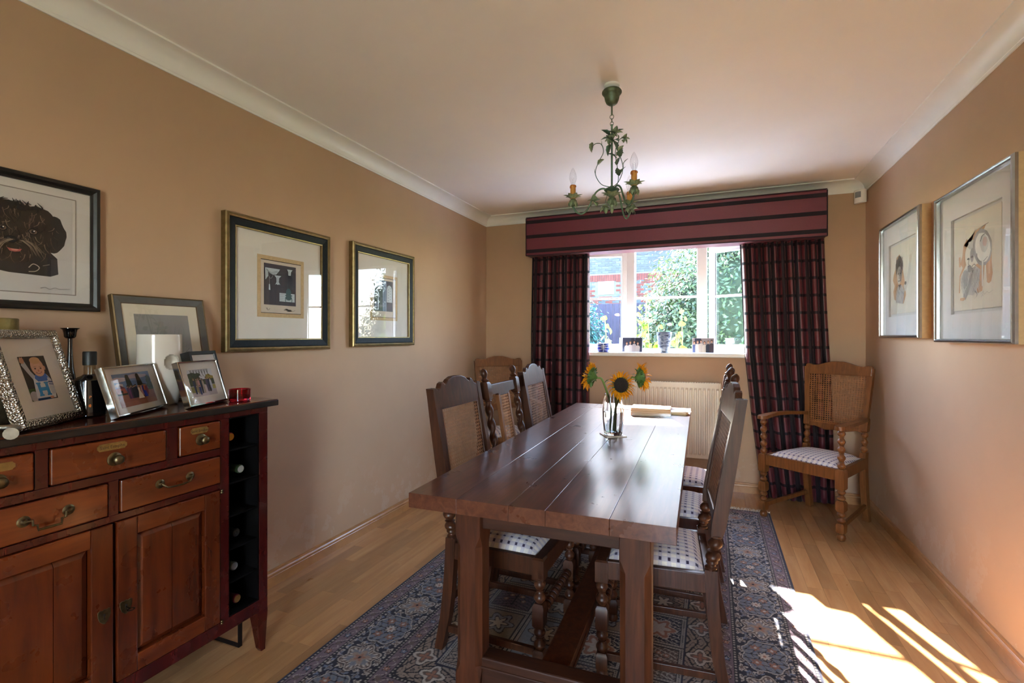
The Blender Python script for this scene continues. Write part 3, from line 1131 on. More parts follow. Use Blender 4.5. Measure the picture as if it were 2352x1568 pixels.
def table_leg(x, y):
    g = G()
    h = .0425
    rings = []
    for z, c in ((0.008, .002), (.20, .002), (.235, .017), (.60, .017), (.635, .002), (TZ - .047, .002)):
        r = []
        for sx, sy in ((1, 1), (-1, 1), (-1, -1), (1, -1)):
            p = [(sx * h, sy * (h - c)), (sx * (h - c), sy * h)]
            if sx * sy < 0: p = p[::-1]
            r += [(x + a, y + b, z) for a, b in p]
        rings.append(r)
    g.loops(rings)
    g.build('leg', OAK, tb)
for x in (LXA, LXB):
    for y in (-LYN, LYN):
        table_leg(x, y)
for y in (-LYN, LYN):
    G().box(LXA + .04, LXB - .04, y - .022, y + .022, TZ - .105, TZ - .047).build('apron', OAKX, tb, bevel=.003)
    G().box(LXA + .04, LXB - .04, y - .03, y + .03, .165, .262).build('end_stretcher', OAKX, tb, bevel=.005)
    G().box(LXA + .04, LXB - .04, y - .034, y + .034, .228, .236).build('stretcher_moulding', OAKX, tb, bevel=.003)
for x in (LXA, LXB):
    G().box(x - .02, x + .02, -LYN + .042, LYN - .042, TZ - .095, TZ - .047).build('side_apron', OAK, tb, bevel=.003)
xm = (LXA + LXB) / 2
G().box(xm - .045, xm + .045, -LYN + .03, LYN - .03, .18, .24).build('long_stretcher', OAK, tb, bevel=.006)
G().box(xm - .05, xm + .05, -LYN + .03, LYN - .03, .205, .213).build('stretcher_moulding', OAK, tb, bevel=.003)

# ------------------------------------------------------------------ chairs (local: +x is the way the sitter faces)
CH = wood('chair_oak_dark', '#28120a', '#412213', '#56311c', 'Z', .40, .03, 14, 5, .05, 'Object', .08, spec=.3)
CHL = wood('armchair_oak', '#553019', '#704420', '#86542e', 'Z', .42, .08, 14, 5, .05, 'Object', .1, spec=.4)
CANE_D = plain('old_cane', '#9a6d48', .55, var=.25, vscale=30)
CANE_L = plain('golden_cane', '#b97f45', .5, var=.25, vscale=30)
CANE_A = plain('brown_cane', '#8f5c30', .55, var=.25, vscale=30)

def fabric():
    m, nt, N, L, bs = new_mat('checked_seat_fabric')
    tc = N.new('ShaderNodeTexCoord'); sp = N.new('ShaderNodeSeparateXYZ')
    L.new(tc.outputs['Object'], sp.inputs[0])
    p = .031
    def st(o, off): return _math(nt, 'LESS_THAN', _math(nt, 'MODULO', _math(nt, 'ADD', o, 10 * p + off), p), p * .46)
    a, b = st(sp.outputs['X'], 0), st(sp.outputs['Y'], .006)
    def sq(o, off): return _math(nt, 'LESS_THAN', _math(nt, 'ABSOLUTE', _math(nt, 'SUBTRACT', _math(nt, 'MODULO', _math(nt, 'ADD', o, 10 * p + off), p), p * .23)), p * .15)
    k = _math(nt, 'MULTIPLY', sq(sp.outputs['X'], 0), sq(sp.outputs['Y'], .006))
    w = _noise(nt, _coord(nt, 'Object', (300, 300, 300)), 2, 2)
    base = _ramp(nt, w, [(.3, lin('#d3c7ba')), (.7, lin('#e9dfd2'))])
    c = _mix(nt, _math(nt, 'MULTIPLY', a, .45), base, lin('#a9a0b8'))
    c = _mix(nt, _math(nt, 'MULTIPLY', b, .55), c, lin('#a39ab2'))
    c = _mix(nt, k, c, lin('#2b2140'))
    L.new(c, bs.inputs['Base Color'])
    bs.inputs['Roughness'].default_value = .85
    bs.inputs['Sheen Weight'].default_value = .2
    _bump(nt, bs, w, .3, .001)
    return m
SEATF = fabric()

def beads(z0, z1, n, r, rn, ring=True):
    out = []
    h = (z1 - z0) / n
    for k in range(n):
        a = z0 + k * h
        out += [(rn, a), (rn * 1.25, a + h * .05), (rn, a + h * .1)]
        for q in range(7):
            t = (q + .5) / 7 * PI
            out.append((rn + (r - rn) * math.sin(t), a + h * (.12 + .76 * (q + .5) / 7)))
        out += [(rn, a + h * .9)]
    out.append((rn, z1))
    return out

def block(g, x, y, z0, z1, s, ch=.010):
    h = s / 2
    rings = []
    for z, k in ((z0, .72), (z0 + ch, 1), (z1 - ch, 1), (z1, .72)):
        rings.append([(x + h * k * a, y + h * k * b, z) for a, b in ((-1, -1), (1, -1), (1, 1), (-1, 1))])
    g.loops(rings)

def sweep_rect(g, path, w, d):
    """path of (x, z); w across y, d along x (or lists)"""
    rings = []
    for i, (x, y, z) in enumerate(path):
        ww = w[i] if isinstance(w, (list, tuple)) else w
        dd = d[i] if isinstance(d, (list, tuple)) else d
        rings.append([(x - dd / 2, y - ww / 2, z), (x + dd / 2, y - ww / 2, z), (x + dd / 2, y + ww / 2, z), (x - dd / 2, y + ww / 2, z)])
    g.loops(rings)

def cane(w, h, pitch, mp):
    """open woven cane: vertical and horizontal pairs plus two diagonals, as thin flat ribbons"""
    g = G()
    def rib(a0, b0, a1, b1, wd, off):
        dx, dy = a1 - a0, b1 - b0
        l = math.hypot(dx, dy)
        nx_, ny_ = -dy / l * wd / 2, dx / l * wd / 2
        n = 3
        vs = []
        for i in range(n + 1):
            t = i / n
            vs += [mp(a0 + dx * t + nx_, b0 + dy * t + ny_, off), mp(a0 + dx * t - nx_, b0 + dy * t - ny_, off)]
        g.add(vs, [(2 * i, 2 * i + 1, 2 * i + 3, 2 * i + 2) for i in range(n)])
    na, nb = int(round(w / pitch)), int(round(h / pitch))
    pa, pb = w / na, h / nb
    for k in range(na + 1):
        for e in (-.0011, .0011):
            a = -w / 2 + k * pa + e
            rib(a, 0, a, h, .0014, 0)
    for k in range(nb + 1):
        for e in (-.0011, .0011):
            b = k * pb + e
            rib(-w / 2, b, w / 2, b, .0014, .0006)
    for sg, off in ((1, .0011), (-1, .0016)):
        for k in range(-nb - 1, na + nb + 2):
            # line a = (k + .5) * pa + sg * b (in grid units)
            pts = []
            a0, a1 = (k + .5), (k + .5) + sg * nb
            t0, t1 = 0.0, 1.0
            da = a1 - a0
            for lo, hi in ((0 - a0, na - a0),):
                ta, tb_ = lo / da, hi / da
                if ta > tb_: ta, tb_ = tb_, ta
                t0, t1 = max(t0, ta), min(t1, tb_)
            if t1 - t0 < .01: continue
            rib(-w / 2 + (a0 + da * t0) * pa, nb * t0 * pb, -w / 2 + (a0 + da * t1) * pa, nb * t1 * pb, .0019, off)
    return g

def cushion(g, x0, x1, wf, wr, z, h):
    """padded drop-in seat: trapezoid, wr wide at x0 and wf wide at x1"""
    n = 14
    rings = []
    for i in range(n + 1):
        a = i / n
        row = []
        for j in range(n + 1):
            b = j / n * 2 - 1
            w = wr + (wf - wr) * a
            dome = (1 - (2 * a - 1) ** 4) ** .5 * (1 - b ** 4) ** .5
            row.append((x0 + (x1 - x0) * a, b * w / 2, z + h * dome))
        rings.append(row)
    m_ = n + 1
    vs = [p for r in rings for p in r] + [(p[0], p[1], z - .012) for r in rings for p in r]
    o = m_ * m_
    fs = []
    for i in range(n):
        for j in range(n):
            q = (i * m_ + j, i * m_ + j + 1, (i + 1) * m_ + j + 1, (i + 1) * m_ + j)
            fs.append(q); fs.append(tuple(o + k for k in q[::-1]))
    rim = [j for j in range(m_)] + [i * m_ + n for i in range(1, m_)] + [n * m_ + j for j in range(n - 1, -1, -1)] + [i * m_ for i in range(n - 1, 0, -1)]
    for i in range(len(rim)):
        a_, b_ = rim[i], rim[(i + 1) % len(rim)]
        fs.append((a_, b_, o + b_, o + a_))
    g.add(vs, fs)

def dining_base(t, mat):
    """legs, rails, seat and stretchers shared by both kinds of dining chair"""
    for y in (-.19, .19):
        g = G()
        x = .178
        g.lathe([(.012, 0), (.021, .006), (.023, .018), (.018, .03), (.014, .034)], 14, (x, y, 0))
        block(g, x, y, .034, .098, .042)
        g.lathe(beads(.094, .182, 2, .0225, .012), 14, (x, y, 0))
        block(g, x, y, .178, .268, .044)
        g.lathe(beads(.264, .36, 2, .0225, .012), 14, (x, y, 0))
        block(g, x, y, .352, .436, .046, .006)
        g.build('front_leg', mat, t, smooth=40)
    g = G()
    ax = Matrix.Rotation(R(90), 3, 'X')
    g.lathe(beads(-.168, .168, 10, .019, .013), 12, (.178, 0, .222), ax)
    g.build('front_stretcher', mat, t, smooth=40)
    for y in (-.19, .19):
        G().bar((-.205, y, .085), (.16, y, .085), .018, .026).build('side_stretcher', mat, t, bevel=.002)
        G().bar((-.19, y, .40), (.16, y, .40), .024, .066).build('seat_rail', mat, t, bevel=.003)
    G().bar((-.215, -.17, .19), (-.215, .17, .19), .018, .03).build('rear_stretcher', mat, t, bevel=.002)
    G().bar((.178, -.17, .40), (.178, .17, .40), .04, .066).build('seat_rail', mat, t, bevel=.003)
    G().bar((-.185, -.17, .40), (-.185, .17, .40), .03, .066).build('seat_rail', mat, t, bevel=.003)
    g = G()
    cushion(g, -.168, .155, .355, .345, .432, .034)
    g.build('seat_cushion', SEATF, t, smooth=50)

def lower_leg(g, y):
    path = [(-.245, y, .001), (-.232, y, .06), (-.215, y, .14), (-.203, y, .24), (-.195, y, .34), (-.19, y, .45)]
    sweep_rect(g, path, .036, [.034, .037, .04, .041, .041, .041])

def back_x(z):
    return -.19 - .10 * (z - .45) / .6

def cane_chair(label, loc, rz):
    t = thing('cane_back_chair', label, 'chair', loc, rz, 'dining chairs at the table')
    for y in (-.19, .19):
        g = G()
        lower_leg(g, y)
        pr = [(.02, .448), (.021, .456), (.015, .462), (.015, .466), (.02, .472)] + [(.013 + .012 * math.sin(q / 6 * PI), .474 + .036 * q / 6) for q in range(1, 7)]
        pr += [(.021, .513), (.012, .517)] + [(.013 + .012 * math.sin(q / 6 * PI), .518 + .038 * q / 6) for q in range(1, 6)] + [(.012, .556), (.019, .56), (.019, .566)]
        rings = []
        for r, z in pr:
            rings.append([(back_x(z) + r * math.cos(2 * PI * j / 14), y + r * math.sin(2 * PI * j / 14), z) for j in range(14)])
        g.loops(rings)
        path = [(back_x(z), y, z) for z in (.562, .60, .75, .9, 1.0, 1.032)]
        sweep_rect(g, path, [.026, .03, .03, .03, .03, .03], [.036, .046, .046, .04, .034, .034])
        g.build('back_post', CH, t, smooth=35)
    G().box(back_x(.60) - .010, back_x(.60) + .010, -.178, .178, .575, .625).build('lower_rail', CH, t, bevel=.003)
    half = [(.205, -.06), (.205, .012), (.198, .026), (.185, .03), (.168, .02), (.15, .026), (.136, .044), (.118, .05), (.105, .038), (.095, .042), (.075, .056), (.04, .066)]
    poly = [(-a, b) for a, b in half] + [(0, .068)] + [(a, b) for a, b in half[::-1]]
    xb = back_x(1.02)
    G().prism([(a, 1.005 + b) for a, b in poly], -.012, .012, lambda a, b, d: (back_x(b) + d + .004, a, b)).build('crest_rail', CH, t, bevel=.004)
    for s_ in (-1, 1):
        sweep = G(); sweep_rect(sweep, [(back_x(z) + .006, s_ * .167, z) for z in (.61, .8, .96)], .022, .02)
        sweep.build('panel_stile', CH, t, bevel=.002)
    cane(.318, .345, .0152, lambda a, b, d: (back_x(.615 + b) + .008 + d, a, .615 + b)).build('cane_panel', CANE_D, t, fix=False)
    dining_base(t, CH)
    return t

def twist_chair(label, loc, rz):
    t = thing('barley_twist_chair', label, 'chair', loc, rz, 'dining chairs at the table')
    for y in (-.19, .19):
        g = G()
        lower_leg(g, y)
        def sh(rings_src, n=14):
            rings = []
            for r, z in rings_src:
                rings.append([(back_x(z) + r * math.cos(2 * PI * j / n), y + r * math.sin(2 * PI * j / n), z) for j in range(n)])
            g.loops(rings)
        sweep_rect(g, [(back_x(z), y, z) for z in (.45, .57)], .038, .04)
        sh([(.018, .568), (.021, .575), (.014, .582), (.014, .588)])
        rings = []
        for i in range(73):
            z = .585 + .335 * i / 72
            ring = []
            for j in range(20):
                a = 2 * PI * j / 20
                r = .0165 * (1 + .30 * math.cos(2 * (a - i / 72 * 2 * PI * 2.4)))
                if i < 4 or i > 68: r = .015 + (r - .015) * (min(i, 72 - i) / 4)
                ring.append((back_x(z) + r * math.cos(a), y + r * math.sin(a), z))
            rings.append(ring)
        g.loops(rings)
        sh([(.014, .918), (.02, .923), (.014, .93)])
        sweep_rect(g, [(back_x(z), y, z) for z in (.928, .936, 1.008, 1.016)], [.03, .042, .042, .03], [.03, .042, .042, .03])
        sh([(.014, 1.014), (.019, 1.02), (.02, 1.026), (.012, 1.032), (.010, 1.036)] + [(.010 + .009 * math.sin(q / 7 * PI), 1.036 + .044 * q / 7) for q in range(1, 7)] + [(.004, 1.082)])
        g.build('back_post', CH, t, smooth=40)
    G().prism([(-.172, .948), (-.172, 1.0), (.172, 1.0), (.172, .948), (.075, .948), (.07, .935), (-.07, .935), (-.075, .948)], -.010, .010, lambda a, b, d: (back_x(b) + d, a, b)).build('top_rail', CH, t, bevel=.003)
    G().box(back_x(.53) - .011, back_x(.53) + .011, -.172, .172, .515, .555).build('lower_rail', CH, t, bevel=.003)
    for s_ in (-1, 1):
        g = G(); sweep_rect(g, [(back_x(z), s_ * .062, z) for z in (.55, .94)], .02, .022)
        g.build('splat_stile', CHL, t, bevel=.002)
    cane(.108, .395, .0152, lambda a, b, d: (back_x(.55 + b) + .006 + d, a, .55 + b)).build('cane_splat', CANE_L, t, fix=False)
    dining_base(t, CH)
    return t

def armchair(label, loc, rz):
    t = thing('cane_armchair', label, 'armchair', loc, rz, 'cane armchairs in the corners')
    bx = lambda z: -.215 - .07 * max(0, z - .44) / .6
    for y in (-.245, .245):
        g = G(); x = .235
        g.lathe([(.012, 0), (.022, .006), (.026, .02), (.022, .036), (.013, .044), (.018, .048)], 14, (x, y, 0))
        block(g, x, y, .046, .108, .046, .012)
        g.lathe(beads(.104, .182, 2, .024, .013), 14, (x, y, 0))
        block(g, x, y, .178, .246, .048, .012)
        g.lathe(beads(.242, .318, 2, .024, .013), 14, (x, y, 0))
        block(g, x, y, .312, .438, .05, .010)
        g.lathe(beads(.434, .682, 5, .023, .013), 14, (x, y, 0))
        g.build('front_leg', CHL, t, smooth=40)
    for y in (-.185, .185):
        g = G()
        sweep_rect(g, [(-.265, y, .001), (-.25, y, .08), (-.232, y, .18), (-.22, y, .30), (-.215, y, .44), (bx(.5), y, .47)], .036, .042)
        rings = []
        for r, z in beads(.468, .61, 3, .022, .013):
            rings.append([(bx(z) + r * math.cos(2 * PI * j / 14), y + r * math.sin(2 * PI * j / 14), z) for j in range(14)])
        g.loops(rings)
        sweep_rect(g, [(bx(z), y, z) for z in (.606, .614, .69, .70)], [.03, .04, .04, .034], [.03, .042, .042, .034])
        sweep_rect(g, [(bx(z), y * (1 + .12 * (z - .69) / .35), z) for z in (.69, .85, 1.03)], .032, [.034, .032, .03])
        g.build('back_post', CHL, t, smooth=35)
    # arms: broad, curved, drooping slightly to the back
    for s_ in (-1, 1):
        top = []
        for (x, y, w) in ((-.235, .19, .034), (-.15, .205, .036), (-.05, .232, .04), (.08, .248, .044), (.18, .247, .056), (.245, .245, .066), (.272, .245, .05), (.282, .245, .02)):
            top.append((x, s_ * y, w))
        rings = []
        for x, y, w in top:
            zc = .69 + .012 * math.sin((x + .23) * 6)
            rings.append([(x, y - w / 2, zc - .011), (x, y + w / 2, zc - .011), (x, y + w / 2 - .003, zc + .011), (x, y - w / 2 + .003, zc + .011)])
        G().loops(rings).build('arm', CHL, t, smooth=50)
    half = [(.212, -.05), (.214, .012), (.205, .022), (.185, .022), (.16, .014), (.12, .018), (.08, .032), (.04, .042)]
    poly = [(-a, b) for a, b in half] + [(0, .044)] + [(a, b) for a, b in half[::-1]]
    G().prism([(a, 1.03 + b) for a, b in poly], -.013, .013, lambda a, b, d: (bx(b) + d + .004, a, b)).build('crest_rail', CHL, t, bevel=.004)
    lowp = [(-.185, .645), (-.185, .60), (-.13, .605), (-.06, .585), (0, .592), (.06, .585), (.13, .605), (.185, .60), (.185, .645)]
    G().prism(lowp, -.011, .011, lambda a, b, d: (bx(b) + d, a, b)).build('lower_rail', CHL, t, bevel=.003)
    cane(.372, .36, .0152, lambda a, b, d: (bx(.635 + b) + .012 + d, a * (1 + .10 * b / .36), .635 + b)).build('cane_panel', CANE_A, t, fix=False)
    for (a, b) in (((-.205, -.19, .40), (.215, -.235, .40)), ((-.205, .19, .40), (.215, .235, .40))):
        G().bar(a, b, .024, .07).build('seat_rail', CHL, t, bevel=.003)
    G().bar((.235, -.222, .40), (.235, .222, .40), .03, .07).build('seat_rail', CHL, t, bevel=.003)
    G().bar((-.21, -.168, .40), (-.21, .168, .40), .03, .07).build('seat_rail', CHL, t, bevel=.003)
    for s_ in (-1, 1):
        G().bar((-.245, s_ * .187, .11), (.215, s_ * .24, .085), .018, .028).build('side_stretcher', CHL, t, bevel=.002)
    g = G(); cushion(g, -.195, .225, .43, .35, .434, .035)
    g.build('seat_cushion', SEATF, t, smooth=50)
    return t

RZ = .0075   # top of the rug pile
A = cane_chair('dark cane-backed dining chair nearest the camera on the left of the table', (-.762, 1.90, RZ), R(-1))
copy_tree(A, (-.775, 2.93, RZ), R(1), 'dark cane-backed dining chair farthest along the left of the table')
copy_tree(A, (-.212, 1.985, RZ), R(185), 'dark cane-backed dining chair nearest the camera on the right of the table')
B = twist_chair('barley-twist dining chair with narrow cane splat between the two cane-backed chairs on the left', (-.77, 2.415, RZ), 0)
copy_tree(B, (-.205, 2.52, RZ), R(181), 'barley-twist dining chair in the middle of the right side of the table')
copy_tree(B, (-.20, 3.03, RZ), R(179.5), 'barley-twist dining chair farthest along the right side, nearest the radiator')
H = armchair('oak cane armchair with bobbin-turned legs before the right curtain', (.664, 3.876, .001), R(-125.1))
copy_tree(H, (-1.650, 3.884, .001), R(-53.7), 'oak cane armchair in the far left corner behind the dining chairs')

# ------------------------------------------------------------------ drinks cabinet against the left wall
LACQ = wood('red_lacquered_wood', '#220504', '#3a0907', '#4c100c', 'Z', .27, .3, 10, 3, 0, 'Object', 0, rvar=.04)
CHERRY = wood('cherry_wood', '#3f1507', '#61270c', '#7a3814', 'Y', .28, .35, 9, 3.0, .12, 'Object', 0, spots=.25, rvar=.04)
CHERRYV = wood('cherry_wood_upright', '#330f05', '#511e09', '#672b0e', 'Z', .28, .35, 9, 3.0, .12, 'Object', 0, spots=.25, rvar=.04)
BLACKP = plain('worn_black_paint', '#15110e', .4, var=.4, vscale=25, coat=.2)
TOPW = wood('cabinet_top_wood', '#2d0f07', '#48190b', '#5d2410', 'Y', .16, .6, 8, 2.5, 0, 'Object', 0, rvar=.03)
RACKIN = plain('rack_black', '#060505', .7, spec=.08)
BRASS = plain('aged_brass', '#6e6146', .38, 1.0, var=.35, vscale=60)
BRASSL = plain('pale_brass', '#a1824a', .45, .8, var=.25, vscale=60)
SHADOWG = plain('dark_gap', '#0c0504', .8)

CBX, CBY = -1.655, .91
cb = thing('drinks_cabinet', 'red-brown wooden drinks cabinet with drawers, panelled doors and wine rack', 'cabinet', (CBX, CBY, 0))
def Y_(y): return y - CBY
D = .385
# carcass
g = G()
g.box(-D, -.02, -.545, -.52, .164, .972); g.box(-D, -.02, .52, .545, .164, .972)
g.box(-D, -D + .012, -.52, .52, .164, .972); g.box(-D + .012, -.03, -.52, .52, .164, .18)
g.box(-D + .012, -.03, .34, .358, .18, .972); g.box(-D + .012, -.03, -.358, -.34, .18, .972)
g.build('carcass', LACQ, cb)
G().box(-.06, -.034, -.34, .34, .18, .96).build('dark_backing', SHADOWG, cb)
# face frame
g = G()
def rail(y0, y1, z0, z1, x0=-.03, x1=0.0): g.box(x0, x1, Y_(y0), Y_(y1), z0, z1)
rail(.365, 1.455, .949, .972)                     # top rail
rail(.365, 1.455, .164, .211)                     # bottom rail
rail(1.2505, 1.285, .211, .949); rail(1.418, 1.455, .211, .949)
rail(.365, .402, .211, .949); rail(.535, .5695, .211, .949)
rail(.5695, 1.2505, .820, .844); rail(.5695, 1.2505, .697, .717)
rail(1.060, 1.097, .844, .949); rail(.723, .752, .844, .949)
rail(.894, .921, .717, .820)
g.build('face_frame', LACQ, cb, bevel=.0015)
# tapered legs
for y0, s_ in ((.545, -1), (-.545, 1)):
    for x0, sx in ((0, -1), (-D, 1)):
        rings = []
        for z, w in ((0, .024), (.012, .030), (.15, .046), (.164, .048)):
            rings.append([(x0, y0, z), (x0 + sx * w, y0, z), (x0 + sx * w, y0 + s_ * w, z), (x0, y0 + s_ * w, z)])
            if z < .02:
                rings[-1] = [(x0 + sx * .006, y0 + s_ * .006, z), (x0 + sx * w, y0 + s_ * .006, z), (x0 + sx * w, y0 + s_ * w, z), (x0 + sx * .006, y0 + s_ * w, z)]
        G().loops(rings).build('leg', LACQ, cb)
# top
G().box(-D - .005, .028, -.572, .572, .974, 1.0).build('top', TOPW, cb, bevel=.004, segs=3)
g = G(); g.box(.0225, .0295, -.5735, .5735, .973, .9965); g.box(-D - .004, .0225, .567, .5735, .973, .9965); g.box(-D - .004, .0225, -.5735, -.567, .973, .9965)
g.build('top_edge', BLACKP, cb, bevel=.003)

def knob(par, y, z):
    ax = Matrix.Rotation(R(90), 3, 'Y')
    G().lathe([(.020, 0), (.020, .002), (.017, .004), (.010, .005)], 18, (.0, y, z), ax).build('knob_plate', BRASS, par, smooth=40)
    G().lathe([(.0055, .003), (.0055, .012), (.012, .016), (.0145, .021), (.013, .027), (.007, .0305), (.001, .031)], 18, (0, y, z), ax).build('knob', BRASS, par, smooth=50)

def plate(par, y, z, w, body):
    h = .021
    c = .006
    poly = [(-w / 2 + c, -h / 2), (w / 2 - c, -h / 2), (w / 2 - c * .6, -h / 2 + c * .6), (w / 2, -h / 2 + c), (w / 2, h / 2 - c), (w / 2 - c * .6, h / 2 - c * .6), (w / 2 - c, h / 2), (-w / 2 + c, h / 2), (-w / 2 + c * .6, h / 2 - c * .6), (-w / 2, h / 2 - c), (-w / 2, -h / 2 + c), (-w / 2 + c * .6, -h / 2 + c * .6)]
    p = G().prism([(y + a, z + b) for a, b in poly], .0, .0022, lambda a, b, d: (d, a, b)).build('name_plate', BRASSL, par)
    if body:
        text_mesh('lettering', body, .0135, plain('engraved_letters', '#4a3515', .7), p, (.0024, y, z - .0005), (R(90), 0, R(90)), .0002, .9)

def drawer(y0, y1, z0, z1, mat=None):
    ins = .0035
    d = G().box(-.02, .006, Y_(y0) + ins, Y_(y1) - ins, z0 + ins, z1 - ins).build('drawer', mat or CHERRY, cb, bevel=.004, segs=3)
    return d

dr_ = drawer(1.097, 1.2505, .844, .949)
def fit(par, fn, *a):
    n0 = set(COL.objects)
    fn(par, *a)
    for o in set(COL.objects) - n0:
        if o.parent == par: o.location.x += .006
fit(dr_, knob, Y_(1.174), .892); fit(dr_, plate, Y_(1.168), .925, .062, 'Saint Emilion')
dr_ = drawer(.752, 1.060, .844, .949)
fit(dr_, knob, Y_(.906), .886); fit(dr_, plate, Y_(.900), .925, .078, 'Saint Estephe')
dr_ = drawer(.5695, .723, .844, .949)
fit(dr_, knob, Y_(.646), .888); fit(dr_, plate, Y_(.650), .923, .062, '')

def bail(par, y, z, w, style):
    ax = Matrix.Rotation(R(90), 3, 'Y')
    for s_ in (-1, 1):
        G().lathe([(.014, 0), (.0145, .002), (.011, .004), (.008, .0045), (.0055, .012), (.001, .014)], 16, (0, y + s_ * w / 2, z), ax).build('rosette', BRASS, par, smooth=40)
    g = G()
    a, b = y - w / 2, y + w / 2
    if style == 0:      # slim drop bar
        pts = spline([(.011, a, z), (.017, a + .006, z - .006), (.018, a + .014, z - .013), (.018, (a + b) / 2, z - .016), (.018, b - .014, z - .013), (.017, b - .006, z - .006), (.011, b, z)], 5)
        g.tube(pts, .0028, 8)
    else:               # square swan-neck bail with stepped shoulders
        g.tube([(.011, a, z), (.016, a + .012, z + .001), (.016, a + .013, z - .012), (.017, a + .022, z - .013), (.018, a + .023, z - .027), (.018, b - .023, z - .027), (.017, b - .022, z - .013), (.016, b - .013, z - .012), (.016, b - .012, z + .001), (.011, b, z)], .0033, 8)
    g.build('handle', BRASS, par, smooth=50)
dr_ = drawer(.921, 1.2505, .717, .820)
fit(dr_, bail, Y_(1.085), .776, .098, 0)
dr_ = drawer(.5695, .894, .717, .820)
fit(dr_, bail, Y_(.745), .772, .096, 1)

def door(y0, y1, z0, z1, boards, esc_y, key):
    st = .057
    y0, y1 = Y_(y0) + .003, Y_(y1) - .003
    z0, z1 = z0 + .003, z1 - .003
    d = G().box(-.022, -.0205, y0, y1, z0, z1).build('door', CHERRYV, cb)
    for (a, b) in ((y0, y0 + st), (y1 - st, y1)):
        G().box(-.02, .004, a, b, z0, z1).build('door_stile', CHERRYV, d, bevel=.003)
    for (a, b) in ((z0, z0 + st - .003), (z1 - st + .003, z1)):
        G().box(-.02, .004, y0 + st, y1 - st, a, b).build('door_rail', CHERRY, d, bevel=.003)
    ya, yb, za, zb = y0 + st + .004, y1 - st - .004, z0 + st + .001, z1 - st - .001
    ym = ya + (yb - ya) * boards
    for a, b in ((ya, ym - .0008), (ym + .0008, yb)):
        rings = []
        for x, i_ in ((-.02, 0), (-.012, 0), (-.004, .014), (-.0035, .015)):
            ia = i_ if a == ya else 0
            ib = i_ if b == yb else 0
            rings.append([(x, a + ia, za + i_), (x, b - ib, za + i_), (x, b - ib, zb - i_), (x, a + ia, zb - i_)])
        G().loops(rings).build('panel_board', CHERRYV, d)
    # shield escutcheon
    ey, ez = Y_(esc_y), .43
    pts = [(-.017, .018), (-.012, .0215), (-.006, .019), (0, .022), (.006, .019), (.012, .0215), (.017, .018), (.0165, .004), (.012, -.010), (.005, -.018), (0, -.022), (-.005, -.018), (-.012, -.010), (-.0165, .004)]
    es = G().prism([(ey + a, ez + b) for a, b in pts], .004, .0065, lambda a, b, q: (q, a, b)).build('escutcheon', BRASS, d, bevel=.0006, segs=1)
    hole = [(-.0016, -.008), (.0016, -.008), (.0012, 0), (.003, .003), (.0028, .007), (0, .009), (-.0028, .007), (-.003, .003), (-.0012, 0)]
    G().prism([(ey + a, ez + b) for a, b in hole], .0064, .0067, lambda a, b, q: (q, a, b)).build('keyhole', SHADOWG, es)
    if key:
        g = G(); g.tube([(.004, ey, ez), (.024, ey, ez)], .0022, 8)
        g.tube([(.030 + .008 * math.cos(a), ey + .009 * math.sin(a), ez - .002) for a in np.linspace(0, 2 * PI, 15)], .0018, 6)
        g.build('key', plain('dark_iron', '#2a2622', .4, .9), d, smooth=50)
    return d
door(.912, 1.2505, .211, .697, .5, .9375, True)
door(.5695, .908, .211, .697, .62, .880, False)
for z in (.688, .214):
    g = G(); g.lathe([(.003, 0), (.005, .002), (.005, .006), (.0035, .008), (.005, .010), (.005, .014), (.003, .016)], 10, (.006, Y_(1.2515), z - .008))
    g.build('hinge', BRASS, cb, smooth=50)
# wine rack columns: linings and five shelves each
for (a, b) in ((1.285, 1.418), (.402, .535)):
    g = G()
    ya, yb = Y_(a), Y_(b)
    g.box(-.37, -.004, ya, ya + .005, .211, .949); g.box(-.37, -.004, yb - .005, yb, .211, .949)
    g.box(-.372, -.366, ya, yb, .211, .949); g.box(-.37, -.004, ya, yb, .944, .949); g.box(-.37, -.004, ya, yb, .211, .216)
    g.build('rack_lining', RACKIN, cb)
    for k in range(1, 6):
        z = .211 + k * .738 / 6
        G().box(-.366, -.006, ya + .005, yb - .005, z - .003, z + .003).build('rack_shelf', RACKIN, cb, bevel=.001)

# bottles lying in the rack
GLASSD = plain('dark_bottle_glass', '#0d140d', .12, var=.1)
def bottle(label, cell, xcap, foil, capc, yoff):
    z = .211 + (5 - cell) * .738 / 6 + .005 + .0375
    t = thing('wine_bottle', label, 'bottle', (CBX + xcap, 1.3395 + yoff, z), 0, 'wine bottles in the rack')
    ax = Matrix.Rotation(R(90), 3, 'Y')
    G().lathe([(.030, -.296), (.037, -.292), (.0372, -.12), (.034, -.10), (.022, -.080), (.0145, -.068), (.0142, -.05)], 20, (0, 0, 0), ax).build('glass', GLASSD, t, smooth=50)
    f = plain('foil_' + foil, foil, .35, .3, var=.1)
    G().lathe([(.0146, -.058), (.0146, -.014), (.0158, -.012), (.0158, -.004), (.0150, -.001), (.013, 0)], 20, (0, 0, 0), ax).build('foil', f, t, smooth=40)
    c = plain('cap_' + capc, capc, .35, .6, var=.15)
    G().lathe([(.0132, -.0005), (.0130, .0006), (.009, .0008), (.0085, .0003), (.005, .0003), (.0045, .0008), (.001, .0009)], 20, (0, 0, 0), ax).build('cap_disc', c, t, smooth=30)
bottle('wine bottle with red and gold foil in the top cell of the rack', 0, -.045, '#a3201c', '#c58b2e', -.012)
bottle('wine bottle with green foil and silver cap in the second cell of the rack', 1, -.012, '#2c3a24', '#a9aaa2', .004)
bottle('dark-capped wine bottle in the fourth cell of the rack', 3, -.035, '#1d1d1c', '#3a3a38', .004)
bottle('wine bottle with silver-grey cap in the fifth cell of the rack', 4, -.03, '#5b5e60', '#8e9296', -.008)
